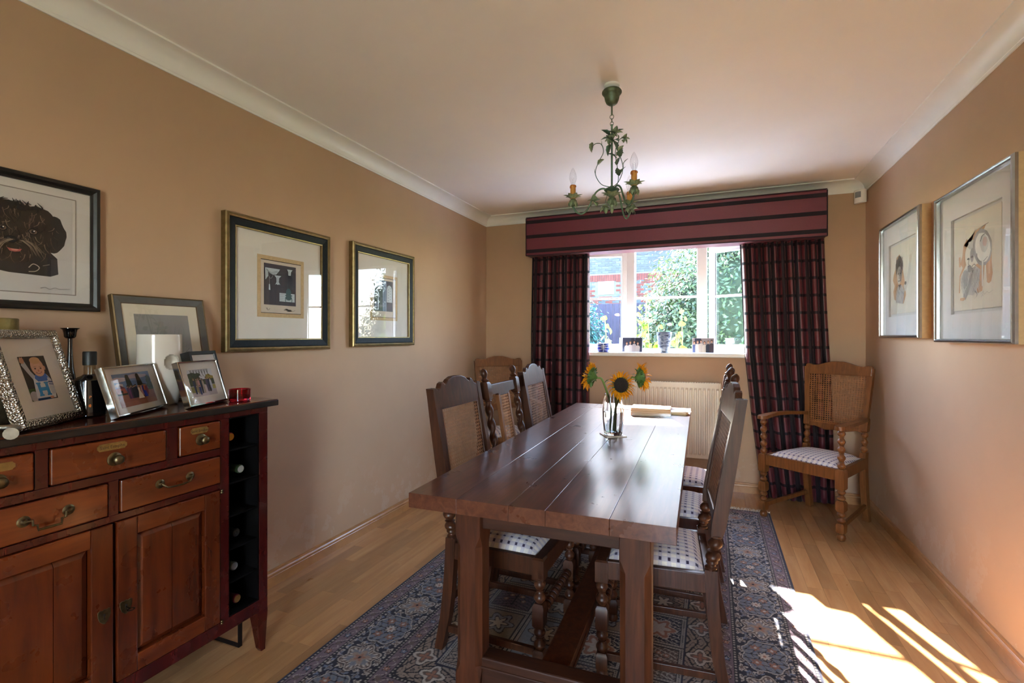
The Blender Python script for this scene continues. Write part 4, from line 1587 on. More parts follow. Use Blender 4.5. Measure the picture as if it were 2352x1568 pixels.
bottle('wine bottle with burgundy foil in the bottom cell of the rack', 5, -.02, '#4a1018', '#7c5a30', -.004)

# ------------------------------------------------------------------ things standing on the cabinet
def fmat(n, lean):
    n = Vector((n[0], n[1], 0)).normalized()
    r = Vector((-n.y, n.x, 0))
    z = Vector((0, 0, 1))
    up = z * math.cos(lean) - n * math.sin(lean)
    no = n * math.cos(lean) + z * math.sin(lean)
    return Matrix((r, up, no)).transposed()

SILVER = plain('polished_silver', '#c9c9c6', .1, 1.0, var=.05)
def hammered():
    m, nt, N, L, bs = new_mat('hammered_silver')
    bs.inputs['Base Color'].default_value = (*lin('#b9b5ab'), 1)
    bs.inputs['Metallic'].default_value = 1
    bs.inputs['Roughness'].default_value = .22
    v = N.new('ShaderNodeTexVoronoi'); v.inputs['Scale'].default_value = 190
    L.new(_coord(nt, 'Object'), v.inputs['Vector'])
    _bump(nt, bs, v.outputs['Distance'], .8, .005)
    return m
HAMMER = hammered()
MOUNT = plain('white_mount', '#ded9d3', .8, var=.02)
VELVET = plain('black_backing', '#151415', .8)
PGLASS = pane_mat('picture_glass', (1, 1, 1), .7, 0.0, 1.5)

def stand_frame(name, label, base, n, lean, w, h, mould, mmat, fw, deep=.014, strut=True):
    """easel-backed frame: local origin at the middle of its lower edge"""
    t = thing(name, label, 'photo frame', (base[0], base[1], base[2] + deep * math.sin(lean)), rot=fmat(n, lean))
    c = Matrix.Translation((0, h / 2, 0))
    o = G().rring(w, h, mould).build('frame', mmat, t); o.location = (0, h / 2, 0)
    o = G().box(-w / 2 + fw, w / 2 - fw, fw, h - fw, -.003, 0).build('mount', MOUNT, t)
    o = G().box(-w / 2 + .003, w / 2 - .003, .003, h - .003, -deep, -.003).build('backing', VELVET, t)
    if strut:
        # hinged strut reaching down and back to the surface
        hh = h * .62
        back = hh * math.sin(lean) + .035
        a = Vector((0, hh, -deep))
        # the point on the shelf behind the frame, expressed in the leaning frame's own axes
        b = Vector((0, .035 * math.sin(-lean) * 0 + back * math.sin(lean), -back * math.cos(lean) - .002))
        G().bar(a, b, w * .28, .003, up=(0, 0, 1)).build('strut', VELVET, t)
    return t

def photo(t, w, h, cy, layers, z=.0004):
    o = paint('photograph', w, h, layers, t, z, (0, cy))
    return o
def glass(t, w, h, cy, z=.004):
    G().box(-w / 2, w / 2, cy - h / 2, cy + h / 2, z, z + .001).build('glass_pane', PGLASS, t)

ZT = 1.0005
# --- hammered silver frame with a baby's portrait
W_, H_ = .241, .275
t = stand_frame('photo_frame', 'hammered silver photo frame with a baby waving in a blue H jumper', (-1.7235, .796, ZT), (.846, .535), R(17), W_, H_,
                [(0, -.014), (0, .006), (.006, .011), (.018, .011), (.024, .006), (.025, -.003), (.02, -.014)], HAMMER, .022)
L_ = [(rect(0, 0, 1, 1), '#211d1b'), (rect(0, 0, .3, .28), '#4d6128'), (rect(.75, 0, 1, .22), '#6a6a35'), (rect(.8, 0, 1, .10), '#2a2a2e'),
      (blob(.14, .10, .16, .12, 14), '#b3adad'), ([(.03, .82), (.17, .93), (.30, .66), (.46, .50), (.34, .42), (.18, .62)], '#b4b4bc'),
      (blob(.10, .91, .09, .07, 12, .12, 3), '#c68e72'), ([(.05, .93), (.06, 1), (.12, .95)], '#c68e72'), ([(.11, .95), (.15, 1), (.18, .93)], '#c68e72'),
      ([(.30, .48), (.40, .56), (.86, .56), (.97, .44), (1.0, .2), (.95, .02), (.20, .02), (.26, .30)], '#d9d9de'),
      ([(.36, .50), (.42, .58), (.82, .59), (.92, .47), (.80, .42), (.46, .42)], '#2c6fc9'),
      ([(.84, .50), (.97, .45), (1.0, .12), (.86, .10), (.80, .25)], '#c3c6d0'), (stroke([(.83, .40), (1.0, .38)], .03), '#3a4f86'), (stroke([(.83, .345), (1.0, .325)], .02), '#3a4f86'),
      (rect(.22, .0, .80, .05), '#234a7c'), (blob(.78, .04, .08, .03, 10), '#cc8f76'),
      (blob(.60, .75, .245, .215, 22), '#cf9c80'), (blob(.61, .68, .22, .15, 20), '#d6a488'), (blob(.58, .90, .20, .08, 16), '#c99a6c'), (blob(.86, .72, .035, .05, 10), '#c78d70'),
      (blob(.50, .715, .035, .018, 10), '#3b2a26'), (blob(.71, .715, .035, .018, 10), '#3b2a26'), (stroke(curve2([(.44, .75), (.50, .76), (.56, .75)]), .01), '#9b6c50'), (stroke(curve2([(.66, .75), (.72, .76), (.77, .75)]), .01), '#9b6c50'),
      (blob(.60, .665, .035, .028, 10), '#c08468'), (stroke(curve2([(.49, .625), (.60, .605), (.71, .63)]), .024), '#8d3f3a'), (stroke(curve2([(.52, .622), (.60, .612), (.68, .624)]), .008), '#e8dcd2'),
      (rect(.36, .10, .475, .40), '#3d97d8'), (rect(.66, .10, .775, .40), '#3d97d8'), (rect(.45, .205, .68, .285), '#3d97d8'), (rect(.33, .365, .505, .40), '#3d97d8'), (rect(.63, .365, .805, .40), '#3d97d8'), (rect(.33, .09, .505, .125), '#3d97d8'), (rect(.63, .09, .805, .125), '#3d97d8')]
photo(t, .094, .128, .135, L_)
glass(t, W_ - .044, H_ - .044, H_ / 2)

def people(L_, xs, y0, y1, cols, heads='#c99c80', seed=0):
    rg = random.Random(seed)
    for i, x in enumerate(xs):
        c = cols[i % len(cols)]
        hh = (y1 - y0) * rg.uniform(.9, 1.02)
        w = .042
        L_.append(([(x - w * .7, y0), (x - w, y0 + hh * .5), (x - w * .85, y0 + hh * .80), (x - w * .3, y0 + hh * .86), (x + w * .3, y0 + hh * .86), (x + w * .85, y0 + hh * .80), (x + w, y0 + hh * .5), (x + w * .7, y0)], c))
        L_.append((stroke([(x, y0), (x, y0 + hh * .42)], .006), '#1c1a22'))
        L_.append((blob(x, y0 + hh * .935, .024, hh * .075, 10), heads))
        L_.append((blob(x, y0 + hh * .965, .026, hh * .05, 10), rg.choice(['#3a2a20', '#5a4028', '#8a6a45', '#2a2020'])))

FLATM = [(0, -.014), (0, .006), (.002, .008), (.005, .008), (.006, .005), (.006, -.003), (.004, -.014)]
# --- wedding group in a silver frame
W_, H_ = .279, .158
t = stand_frame('photo_frame', 'silver photo frame with a wedding group before two tall dark trees', (-1.7322, 1.0358, ZT), (.855, .518), R(17), W_, H_, FLATM, SILVER, .005)
L_ = [(rect(0, 0, 1, 1), '#6f8ab8'), (blob(.12, .82, .2, .08, 16, .2, 1), '#c3b8c4'), (blob(.62, .88, .25, .07, 16, .2, 2), '#b5a9bd'), (blob(.1, .66, .12, .06, 14, .2, 3), '#c9bcc0'),
      (rect(0, 0, 1, .40), '#96604d'), (rect(0, 0, 1, .14), '#a06a56'), ([(.0, .40), (.0, .56), (.10, .62), (.22, .58), (.27, .40)], '#a84a2c'), ([(.03, .56), (.11, .68), (.25, .56)], '#6e3038'), (rect(.10, .42, .16, .50), '#3a201c'),
      (rect(0, .36, .26, .41), '#2d3b26'), ([(.30, .45), (.315, .90), (.34, .96), (.40, .95), (.44, .72), (.46, .45)], '#1f2a1c'), ([(.58, .45), (.60, .92), (.63, .97), (.68, .95), (.72, .74), (.76, .45)], '#1f2a1c'),
      (blob(.92, .72, .07, .13, 14, .2, 5), '#161d14'), (blob(.95, .54, .12, .12, 14, .2, 6), '#2a3522'), (rect(.75, .40, 1, .46), '#3c4a2a')]
people(L_, [.30, .35, .39, .43, .47, .51], .22, .62, ['#5b4068', '#7a3f7a', '#43384f', '#2a2a34', '#33333c', '#2c2c36'], seed=2)
people(L_, [.62, .66, .71, .75, .79], .26, .62, ['#2a2a34', '#c9a0b0', '#2433a8', '#c05a3a', '#8a2f3a'], seed=3)
L_ += [([(.50, .18), (.55, .40), (.545, .52), (.60, .52), (.60, .40), (.66, .18)], '#e8e2dc'), (blob(.573, .56, .022, .035, 10), '#c99c80'), ([(.68, .20), (.70, .40), (.75, .40), (.78, .20)], '#2433b0')]
photo(t, .196, .108, .079, L_); glass(t, W_ - .012, H_ - .012, H_ / 2)
# --- family group with a dog
W_, H_ = .2145, .163
t = stand_frame('photo_frame', 'silver photo frame with a family and dog standing on a path', (-1.7075, 1.2445, ZT), (.937, .35), R(17), W_, H_, FLATM, SILVER, .005)
L_ = [(rect(0, 0, 1, 1), '#cfd2da'), (blob(.2, .72, .28, .18, 16, .3, 1), '#39432a'), (blob(.85, .66, .2, .12, 16, .3, 2), '#9a8a35'), (rect(0, .38, 1, .62), '#3d4628'), (rect(0, 0, 1, .40), '#b5a9ad'), (rect(0, .16, .25, .38), '#8a8446'), (rect(.78, .22, 1, .38), '#a39a52'), ([(.38, 0), (.46, .42), (.60, .42), (.66, 0)], '#c3b4ba')]
for k in range(14):
    x = .12 + k * .055
    L_.append((stroke([(x, 1.0), (x + .03 * (-1) ** k, .80), (x + .05, .70)], .02, .008), '#2a2620'))
people(L_, [.16, .27, .34, .42, .50], .10, .70, ['#28304a', '#8a7a6a', '#b58a86', '#1f2740', '#a89a88'], seed=5)
people(L_, [.66, .73, .82], .14, .70, ['#4a3f5a', '#1f2748', '#b7b7c4'], seed=6)
people(L_, [.33], .06, .44, ['#28407a'], seed=8)
L_ += [(blob(.74, .22, .05, .10, 10), '#17171c'), (blob(.75, .34, .03, .05, 10), '#17171c')]
photo(t, .134, .10, .0815, L_); glass(t, W_ - .012, H_ - .012, H_ / 2)
# --- small black box frame half hidden
W_, H_ = .155, .192
t = stand_frame('photo_frame', 'small black box photo frame half hidden behind the family photo', (-1.785, 1.322, ZT), (.94, .34), R(15), W_, H_, [(0, -.03), (0, .004), (.012, .004), (.014, .0), (.014, -.03)], plain('black_frame', '#161514', .4), .012, deep=.03, strut=False)
L_ = [(rect(0, 0, 1, 1), '#5c6f9c'), (rect(0, 0, 1, .5), '#46536f'), (blob(.5, .3, .3, .25), '#8a8a90')]
photo(t, .10, .13, .09, L_); glass(t, W_ - .028, H_ - .028, H_ / 2, .001)
# --- larger grey frame leaning on the wall
W_, H_ = .345, .408
GREYF = plain('slate_grey_frame', '#55534f', .45, var=.12, vscale=30)
t = thing('leaning_picture', 'slate-grey framed picture leaning against the wall behind the white vase', 'picture', (-1.945, 1.272, ZT + .0035), rot=fmat((1, 0), R(11.6)))
o = G().rring(W_, H_, [(0, -.016), (0, .006), (.004, .009), (.028, .004), (.030, -.004), (.02, -.016)]).build('frame', GREYF, t); o.location = (0, H_ / 2, 0)
o = G().rring(W_, H_, [(-.001, -.012), (-.001, .0075), (.0025, .011), (.0045, .0095), (.003, -.012)]).build('gilt_edge', plain('gilt', '#6f5838', .5, .6), t); o.location = (0, H_ / 2, 0)
o = G().rring(W_ - .052, H_ - .052, [(0, -.002), (0, .004), (.004, .004), (.005, -.002)]).build('slip', plain('bronze_slip', '#6a5440', .4, .6), t); o.location = (0, H_ / 2, 0)
G().box(-W_ / 2 + .026, W_ / 2 - .026, .026, H_ - .026, -.004, 0).build('mount', plain('cream_mount', '#cfc4ae', .8, var=.02), t)
L_ = [(rect(0, 0, 1, 1), '#7f7d79'), (blob(.5, .3, .42, .18, 20, .15, 1), '#75746f'), (stroke(curve2([(.1, .3), (.35, .42), (.7, .34), (.95, .5)]), .012), '#64645f'), (stroke(curve2([(.05, .55), (.3, .62), (.6, .5)]), .01), '#8d8c86')]
rg = random.Random(2)
for k in range(18):
    x = rg.uniform(.08, .9); y = rg.uniform(.2, .7)
    L_.append((stroke(curve2([(x, y), (x + .02, y + .1), (x + rg.uniform(-.04, .08), y + .2)]), .006, .002), rg.choice(['#5f6a5c', '#6a6963', '#55625a'])))
paint('artwork', .205, .27, L_, t, .0004, (0, H_ / 2))
G().box(-W_ / 2 + .028, W_ / 2 - .028, .028, H_ - .028, .002, .003).build('glass_pane', PGLASS, t)

# --- white ceramic pebble vase with a round hollow
CER = plain('white_glazed_ceramic', '#cbc1b6', .12, var=.02, coat=.5)
t = thing('ceramic_vase', 'white glazed oval vase with a round hollow in its side', 'vase', (-1.885, 1.184, ZT), R(-33))
g = G()
ns, nz = 128, 64
rings = []
for i in range(nz + 1):
    z = .258 * i / nz
    k = .80 + .20 * math.sin(min(1, z / .12) * PI / 2)
    if i == 0: k *= .9
    if i == nz: k *= .985
    ring = []
    for j in range(ns):
        a = 2 * PI * j / ns
        x, y = .05 * k * math.cos(a), .0695 * k * math.sin(a)
        # dent: pushed in round a point on the front right
        dy, dz = y - .036, z - .157
        q = math.hypot(dy / .021, dz / .026)
        if x > 0 and q < 1: x -= .046 * math.sqrt(max(0, 1 - q * q)) ** .8
        ring.append((x, y, z))
    rings.append(ring)
g.loops(rings, cap=False)
g.add(rings[0], [tuple(range(ns - 1, -1, -1))])
rim = [(p[0] * .92, p[1] * .93, .258) for p in rings[-1]]
inn = [(p[0] * .9, p[1] * .9, .20) for p in rings[-1]]
g.loops([rings[-1], rim, inn], cap=False)
g.add(inn, [tuple(range(ns))])
g.build('body', CER, t, smooth=45)

# --- black bottle
t = thing('spirit_bottle', 'black glass bottle with black screw cap beside the hammered frame', 'bottle', (-1.822, .932, ZT))
DARKG = plain('black_bottle_glass', '#0a0809', .06, var=.05, coat=.5)
G().lathe([(.038, 0), (.0425, .004), (.0425, .105), (.041, .114), (.030, .122), (.020, .127), (.0165, .131)], 28).build('body', DARKG, t, smooth=40)
G().lathe([(.0150, .129), (.0150, .160), (.016, .163)], 24).build('neck', pane_mat('clear_neck', (.75, .7, .62), 1.0), t, smooth=40)
G().lathe([(.0175, .160), (.0178, .164), (.0178, .200), (.0165, .203), (.001, .203)], 24).build('cap', plain('black_cap', '#121110', .5), t, smooth=35)
ORG = plain('orange_lettering', '#c96a2a', .5)
def curved_text(body, size, ang, z, mat, nm):
    o = text_mesh(nm, body, size, mat, t, (0.0431 * math.cos(ang), .0431 * math.sin(ang), z), (R(90), 0, ang + PI / 2), .0003)
    return o
curved_text('P', .012, R(-25), .062, ORG, 'lettering')
G().lathe([(.001, -.0005), (.005, 0), (.001, .0005)], 10, (.0428 * math.cos(R(-25)), .0428 * math.sin(R(-25)), .036), Matrix.Rotation(R(90), 3, 'Y')).build('orange_emblem', ORG, t)
# --- black candlestick
t = thing('candlestick', 'slender black candlestick with a flared cup behind the bottle', 'candlestick', (-1.945, .94, ZT))
G().lathe([(.042, 0), (.042, .004), (.036, .012), (.030, .03), (.024, .06), (.0165, .10), (.011, .14), (.0075, .18), (.0062, .22), (.0066, .244)], 24).build('stem', DARKG, t, smooth=50)
G().lathe([(.006, .243), (.012, .245), (.0155, .250), (.0165, .262), (.019, .272), (.0245, .2765), (.0245, .278), (.0155, .2775), (.014, .262)], 24).build('cup', DARKG, t, smooth=40)
# --- hammered brass cylinder
t = thing('brass_lantern', 'olive-gold cylinder lantern behind the hammered photo frame', 'lantern', (-1.905, .712, ZT))
OLV = plain('olive_gold_metal', '#8a7a48', .4, .6, var=.3, vscale=30, bump=.3, bscale=160)
G().lathe([(.078, .235), (.078, .30), (.076, .302), (.074, .30), (.074, .235)], 40, cap=False).build('rim_band', OLV, t, smooth=40)
G().lathe([(.07, 0), (.076, .006), (.077, .235), (.072, .236), (.071, .01), (.001, .008)], 40).build('body', plain('hammered_brass', '#a39270', .35, .9, var=.3, vscale=50, bump=.6, bscale=120, bdist=.004), t, smooth=40)
# --- red glass tealight holder
t = thing('tealight_holder', 'small red glass tealight holder at the right end of the cabinet top', 'tealight holder', (-1.70, 1.366, ZT))
RG = glass_mat('red_glass', lin('#c4283f'), .02)
G().lathe([(.034, 0), (.0375, .003), (.0385, .022), (.0385, .047), (.0355, .0475), (.035, .022), (.033, .012), (.001, .011)], 32).build('bowl', RG, t, smooth=40)
# --- pewter dish with flared handle
PEW = plain('pewter', '#9a958a', .35, 1.0, var=.2, vscale=40)
t = thing('pewter_dish', 'pewter dish with flared tubular handle at the cabinet edge', 'dish', (-1.765, .585, ZT))
G().lathe([(.06, 0), (.075, .004), (.088, .014), (.092, .022), (.089, .022), (.074, .008), (.001, .006)], 32).build('bowl', PEW, t, smooth=50)
pts = spline([(.05, .05, .018), (.10, .10, .016), (.115, .092, .012), (.155, .072, .009)], 6)
G().tube(pts, [.006, .0065, .007, .007, .0075, .008, .0085, .009, .0085, .008, .0075, .0075, .0075, .008, .0085, .009, .0105, .0125, .015][:len(pts)], 14).build('handle', PEW, t, smooth=50)
# --- thin black metal stand under the cabinet
t = thing('metal_stand', 'thin black metal strap stand on the floor under the cabinet', 'stand', (-1.763, 1.42, 0.0))
g = G(); g.box(-.006, 0, -.008, .008, 0, .15); g.box(-.26, -.006, -.008, .008, 0, .005); g.box(-.266, -.26, -.008, .008, 0, .15); g.box(-.26, -.006, -.008, .008, .145, .15)
g.build('strap_frame', plain('black_iron', '#17110f', .45, .4), t)

# ------------------------------------------------------------------ pictures on the walls
def wall_frame(name, label, side, yc, zc, stand=0.0):
    """empty at the picture's middle on the wall, local x right, y up, z into the room"""
    n = (1, 0) if side == 'L' else (-1, 0)
    x = XL if side == 'L' else XR
    return thing(name, label, 'picture', (x + (stand if side == 'L' else -stand), yc, zc), rot=fmat(n, 0), group='framed pictures on the walls')

GOLD = plain('antique_gold', '#85734f', .38, .85, var=.2, vscale=40)
BLKW = plain('blue_black_moulding', '#14181d', .5, var=.25, vscale=60, bump=.2, bscale=90, spec=.15)
TAN = plain('tan_mount_line', '#c9ae86', .8, var=.1, vscale=80)
BLKF = plain('plain_black_frame', '#141312', .42)

def gilt_picture(label, yc, zc, w, h, layers, seed):
    t = wall_frame('wall_picture', label, 'L', yc, zc)
    G().rring(w, h, [(0, 0), (0, .028), (.004, .034), (.012, .036), (.019, .033), (.021, .028), (.021, 0)]).build('gold_frame', GOLD, t)
    G().rring(w - .040, h - .040, [(0, .004), (0, .0295), (.004, .0305), (.032, .0255), (.034, .022), (.034, .004)]).build('black_moulding', BLKW, t)
    G().rring(w - .108, h - .108, [(0, .006), (0, .024), (.006, .0225), (.007, .006)]).build('gold_slip', GOLD, t)
    G().box(-w / 2 + .054, w / 2 - .054, -h / 2 + .054, h / 2 - .054, .006, .012).build('mount', MOUNT, t)
    tw, th = .292, .305
    G().rring(tw, th, [(0, .0118), (0, .0132), (.02, .0132), (.021, .0118)]).build('tan_border', TAN, t)
    g = G(); g.box(-tw / 2 + .020, tw / 2 - .020, th / 2 - .023, th / 2 - .020, .0125, .0138); g.box(-tw / 2 + .020, tw / 2 - .020, -th / 2 + .020, -th / 2 + .0225, .0125, .0134)
    g.build('bevel_shadow_line', plain('dark_bevel', '#2b1d14', .8), t)
    G().box(-tw / 2 + .021, tw / 2 - .021, -th / 2 + .023, th / 2 - .023, .012, .0126).build('print_sheet', plain('print_paper', '#cfc3b6', .8, var=.03), t)
    paint('printed_image', .200, .205, layers, t, .0128, (-.008, .012))
    if seed: paint('signature', .20, .03, [(stroke(curve2([(.62, .4), (.70, .7), (.74, .2), (.80, .6), (.88, .3), (.98, .5)]), .06, .03), '#8d8278'), (stroke(curve2([(.08, .7), (.12, .3), (.18, .6)]), .05, .02), '#9a8f84')], t, .0129, (-.008, -.112))
    G().box(-w / 2 + .056, w / 2 - .056, -h / 2 + .056, h / 2 - .056, .0205, .0215).build('glass_pane', PGLASS, t)
    return t

PALE, TEAL, MAR = '#b9c3cd', '#2f4f58', '#2d2130'
rg = random.Random(6)
L1 = [(rect(0, 0, 1, 1), MAR), (rect(.03, .03, .97, .97), '#2a1f2c')]
for k in range(46):
    x, y = rg.uniform(.05, .6), rg.uniform(.05, .6)
    L1.append((stroke([(x, y), (x + rg.uniform(-.02, .02), y + rg.uniform(.05, .15))], .004), '#3d3442'))
for k in range(9):
    L1.append((rect(.71 + .022 * k, .42, .72 + .022 * k, .82), '#3a3d4c'))
L1 += [([(.03, .89), (.48, .89), (.44, .83), (.36, .75), (.25, .74), (.16, .77), (.12, .82), (.12, .70), (.06, .62), (.04, .60)], PALE),
       (stroke(curve2([(.06, .87), (.20, .79), (.40, .84)]), .008), '#5c6674'), (stroke(curve2([(.06, .85), (.22, .76), (.42, .82)]), .008), '#5c6674'), (stroke([(.07, .86), (.06, .64)], .008), '#5c6674'), (stroke([(.10, .84), (.09, .70)], .008), '#5c6674'),
       (stroke(curve2([(.13, .70), (.20, .64), (.28, .74)]), .009), '#8f8a92'), (stroke([(.155, .68), (.155, .50)], .008), '#8f8a92'), ([(.14, .50), (.17, .50), (.185, .36), (.135, .36)], PALE),
       ([(.30, .73), (.52, .73), (.45, .67), (.44, .57), (.49, .50), (.45, .52), (.41, .50), (.37, .52), (.33, .50), (.37, .57), (.365, .67)], PALE), (stroke([(.41, .70), (.41, .54)], .012), '#75808c'),
       ([(.70, .92), (.88, .92), (.83, .86), (.82, .77), (.745, .77), (.74, .86)], PALE), (stroke([(.78, .89), (.78, .78)], .012), '#75808c'),
       (rect(.46, .10, .95, .31), PALE)]
for k in range(4):
    L1.append((rect(.46, .135 + .045 * k, .95, .14 + .045 * k), '#6b7684'))
L1 += [(blob(.75, .33, .085, .11, 16), TEAL), (rect(.66, .24, .85, .28), TEAL), (blob(.75, .20, .10, .06, 14), TEAL), (stroke(curve2([(.66, .22), (.65, .14), (.67, .09)]), .025, .015), TEAL), (stroke(curve2([(.84, .22), (.86, .14), (.84, .09)]), .025, .015), TEAL), (rect(.64, .25, .68, .27), TEAL), (rect(.83, .25, .87, .27), TEAL)]
gilt_picture('black and gold framed print of swags and a teal chair, nearer the cabinet', 1.881, 1.50, .652, .64, L1, 1)
L2 = [(rect(0, 0, 1, 1), '#262a30'), (rect(.03, .03, .42, .97), '#30342f'), (rect(.45, 0, .66, 1), '#5d6a86'), (rect(.47, 0, .50, 1), '#74809a'), (rect(.68, .03, .98, .97), '#2a2630')]
for k in range(60):
    x, y = rg.uniform(.04, .40), rg.uniform(.04, .6)
    L2.append((blob(x, y, .012, .018, 6, .4, k), rg.choice(['#454a44', '#525850', '#3a4038'])))
L2 += [([(.02, .97), (.40, .97), (.41, .72), (.36, .74), (.30, .70), (.27, .76), (.20, .73), (.12, .77), (.09, .71), (.06, .76), (.02, .75)], PALE)]
for k in range(8):
    L2.append((stroke([(.04 + k * .048, .95), (.05 + k * .045, .78)], .007), '#7d8894'))
L2 += [([(.66, .30), (.66, .74), (.70, .83), (.80, .87), (.90, .83), (.95, .74), (.95, .30)], PALE)]
for k in range(10):
    L2.append((blob(.74 + .12 * (k % 2), .36 + .045 * k, .035, .016, 8, .3, k), '#8f9aa8'))
L2 += [(rect(.17, .06, .22, .44), PALE), (blob(.195, .50, .02, .05, 10), PALE), (rect(.02, .04, .22, .07), PALE), (rect(.02, .10, .12, .16), '#9aa5b0'), (stroke(curve2([(.02, .46), (.08, .42), (.13, .36)]), .04), '#7a8578'), (blob(.09, .22, .04, .05, 10, .3, 1), '#6f7a92')]
gilt_picture('black and gold framed print with an arched window, nearer the far corner', 2.73, 1.511, .665, .645, L2, 0)

# --- black-framed dog portrait, nearest the camera on the left wall
W_, H_ = .44, .436
t = wall_frame('wall_picture', 'black framed portrait of a shaggy dark dog above the cabinet', 'L', .852, 1.557)
G().rring(W_, H_, [(0, 0), (0, .022), (.003, .025), (.012, .025), (.02, .019), (.026, .017), (.027, 0)]).build('frame', BLKF, t)
G().box(-W_ / 2 + .024, W_ / 2 - .024, -H_ / 2 + .024, H_ / 2 - .024, .004, .010).build('mount', plain('grey_white_mount', '#c9c2bc', .8, var=.02), t)
mw, mh = .30, .325
G().rring(mw + .006, mh + .006, [(0, .0098), (0, .0112), (.0015, .0112), (.003, .0105), (.0031, .0098)]).build('mount_bevel', plain('bevel_line', '#8a7f76', .8), t)
Ld = [(rect(0, 0, 1, 1), '#beb8b4')]
DK, DB, LB = '#1c1714', '#2a211b', '#54443a'
Ld += [([(.20, .22), (.19, .36), (.25, .46), (.75, .46), (.86, .36), (.87, .20), (.80, .17), (.45, .18)], '#262324'),
       (blob(.17, .62, .12, .20, 24, .07, 1), DK), (blob(.83, .60, .11, .19, 24, .07, 2), '#23211f'), (blob(.50, .62, .33, .24, 40, .05, 3), DB), (blob(.45, .80, .22, .07, 24, .14, 4), DK), (blob(.62, .76, .20, .10, 24, .12, 5), DB), (blob(.46, .40, .24, .12, 26, .08, 6), DB)]
rg = random.Random(12)
for k in range(210):
    a = rg.uniform(0, 2 * PI); q = math.sqrt(rg.random())
    x, y = .50 + .36 * q * math.cos(a), .58 + .26 * q * math.sin(a)
    dx, dy = rg.uniform(-.07, .07), rg.uniform(-.10, -.02)
    Ld.append((stroke(curve2([(x, y), (x + dx * .3, y + dy * .6), (x + dx, y + dy)], 3), .008, .002), rg.choice(['#6a5648', '#453830', '#0e0b0a', '#574639', '#15110e', '#7d6a5a'])))
for k in range(26):
    x = .30 + .4 * rg.random()
    Ld.append((stroke(curve2([(x, .79 + .05 * rg.random()), (x + rg.uniform(-.03, .03), .84 + .03 * rg.random()), (x + rg.uniform(-.06, .06), .85 + .05 * rg.random())], 3), .026, .004), DK))
for x in (.39, .64):
    Ld += [(blob(x, .60, .044, .030, 12), '#0d0b0a'), (blob(x, .60, .034, .023, 12), '#5f4c3c'), (blob(x, .60, .017, .017, 10), '#0a0908'), (blob(x + .008, .607, .006, .006, 6), '#e8e4e0')]
Ld += [(blob(.46, .50, .055, .035, 14, .06, 4), '#0f0d0e'), (blob(.44, .505, .014, .010, 8), '#3d3a3c')]
for k in range(50):
    s_ = rg.choice((-1, 1))
    x = .50 + s_ * rg.uniform(.01, .12)
    Ld.append((stroke(curve2([(x, .50), (x + s_ * .07, .47 - rg.random() * .03), (x + s_ * rg.uniform(.10, .15), .40 - rg.random() * .06)], 3), .006, .002), rg.choice(['#7a6857', '#5c4c40', '#8a7866', '#3a2e27'])))
Ld += [([(.425, .415), (.46, .408), (.51, .408), (.545, .415), (.53, .39), (.49, .38), (.445, .385)], '#9a5048'), ([(.45, .408), (.52, .408), (.505, .392), (.465, .392)], '#b87468')]
Ld += [(stroke(curve2([(.60, .24), (.64, .28), (.69, .25), (.66, .21), (.60, .20)]), .008), '#a79a8c'), (stroke(curve2([(.72, .27), (.78, .29)]), .006), '#8a7f74'),
       (stroke(curve2([(.70, .045), (.74, .055), (.78, .040), (.83, .055), (.88, .045), (.97, .055)]), .010, .004), '#8f8884')]
paint('dog_drawing', mw, mh, Ld, t, .0106, (-.008, 0))
G().box(-W_ / 2 + .026, W_ / 2 - .026, -H_ / 2 + .026, H_ / 2 - .026, .0155, .0165).build('glass_pane', PGLASS, t)

# --- silver box frames with ink and wash figures on the right wall
SILF = plain('silver_leaf_frame', '#b4b6b8', .22, 1.0, var=.08, vscale=30)
SIDE = plain('beige_frame_side', '#bfa076', .6, var=.08, vscale=60)
WASH, WASH2, GR, GR2, INK = '#b48558', '#c79c74', '#8d8886', '#b5b0ae', '#3b3634'
def wash_picture(label, yc, zc, w, h, layers, pw, ph):
    t = wall_frame('wall_picture', label, 'R', yc, zc)
    G().rring(w, h, [(0, 0), (0, .040), (.012, .040), (.012, 0)]).build('box_side', SIDE, t)
    G().rring(w, h, [(.0005, .038), (.0005, .050), (.004, .056), (.010, .058), (.015, .056), (.018, .050), (.0185, .030), (.012, .030)]).build('silver_moulding', SILF, t, )
    G().box(-w / 2 + .016, w / 2 - .016, -h / 2 + .016, h / 2 - .016, .018, .022).build('backboard', plain('white_backboard', '#cfcfd0', .85, var=.02), t)
    ow, oh = pw + .034, ph + .03
    g = G()
    for (x0, x1, y0, y1) in ((-w / 2 + .017, -ow / 2, -h / 2 + .017, h / 2 - .017), (ow / 2, w / 2 - .017, -h / 2 + .017, h / 2 - .017), (-ow / 2, ow / 2, oh / 2, h / 2 - .017), (-ow / 2, ow / 2, -h / 2 + .017, -oh / 2)):
        g.box(x0, x1, y0, y1, .022, .033)
    tag(g.build('mount', plain('cool_white_mount', '#dcdde0', .8, var=.02), t))
    G().box(-pw / 2, pw / 2, -ph / 2, ph / 2, .0225, .0275).build('paper', plain('rag_paper', '#ddd9cf', .85, var=.03), t)
    paint('ink_and_wash_figure', pw, ph, layers, t, .0278)
    G().box(-w / 2 + .017, w / 2 - .017, -h / 2 + .017, h / 2 - .017, .0375, .0385).build('glass_pane', PGLASS, t)
    return t
PAP = '#ddd9cf'
rg = random.Random(3)
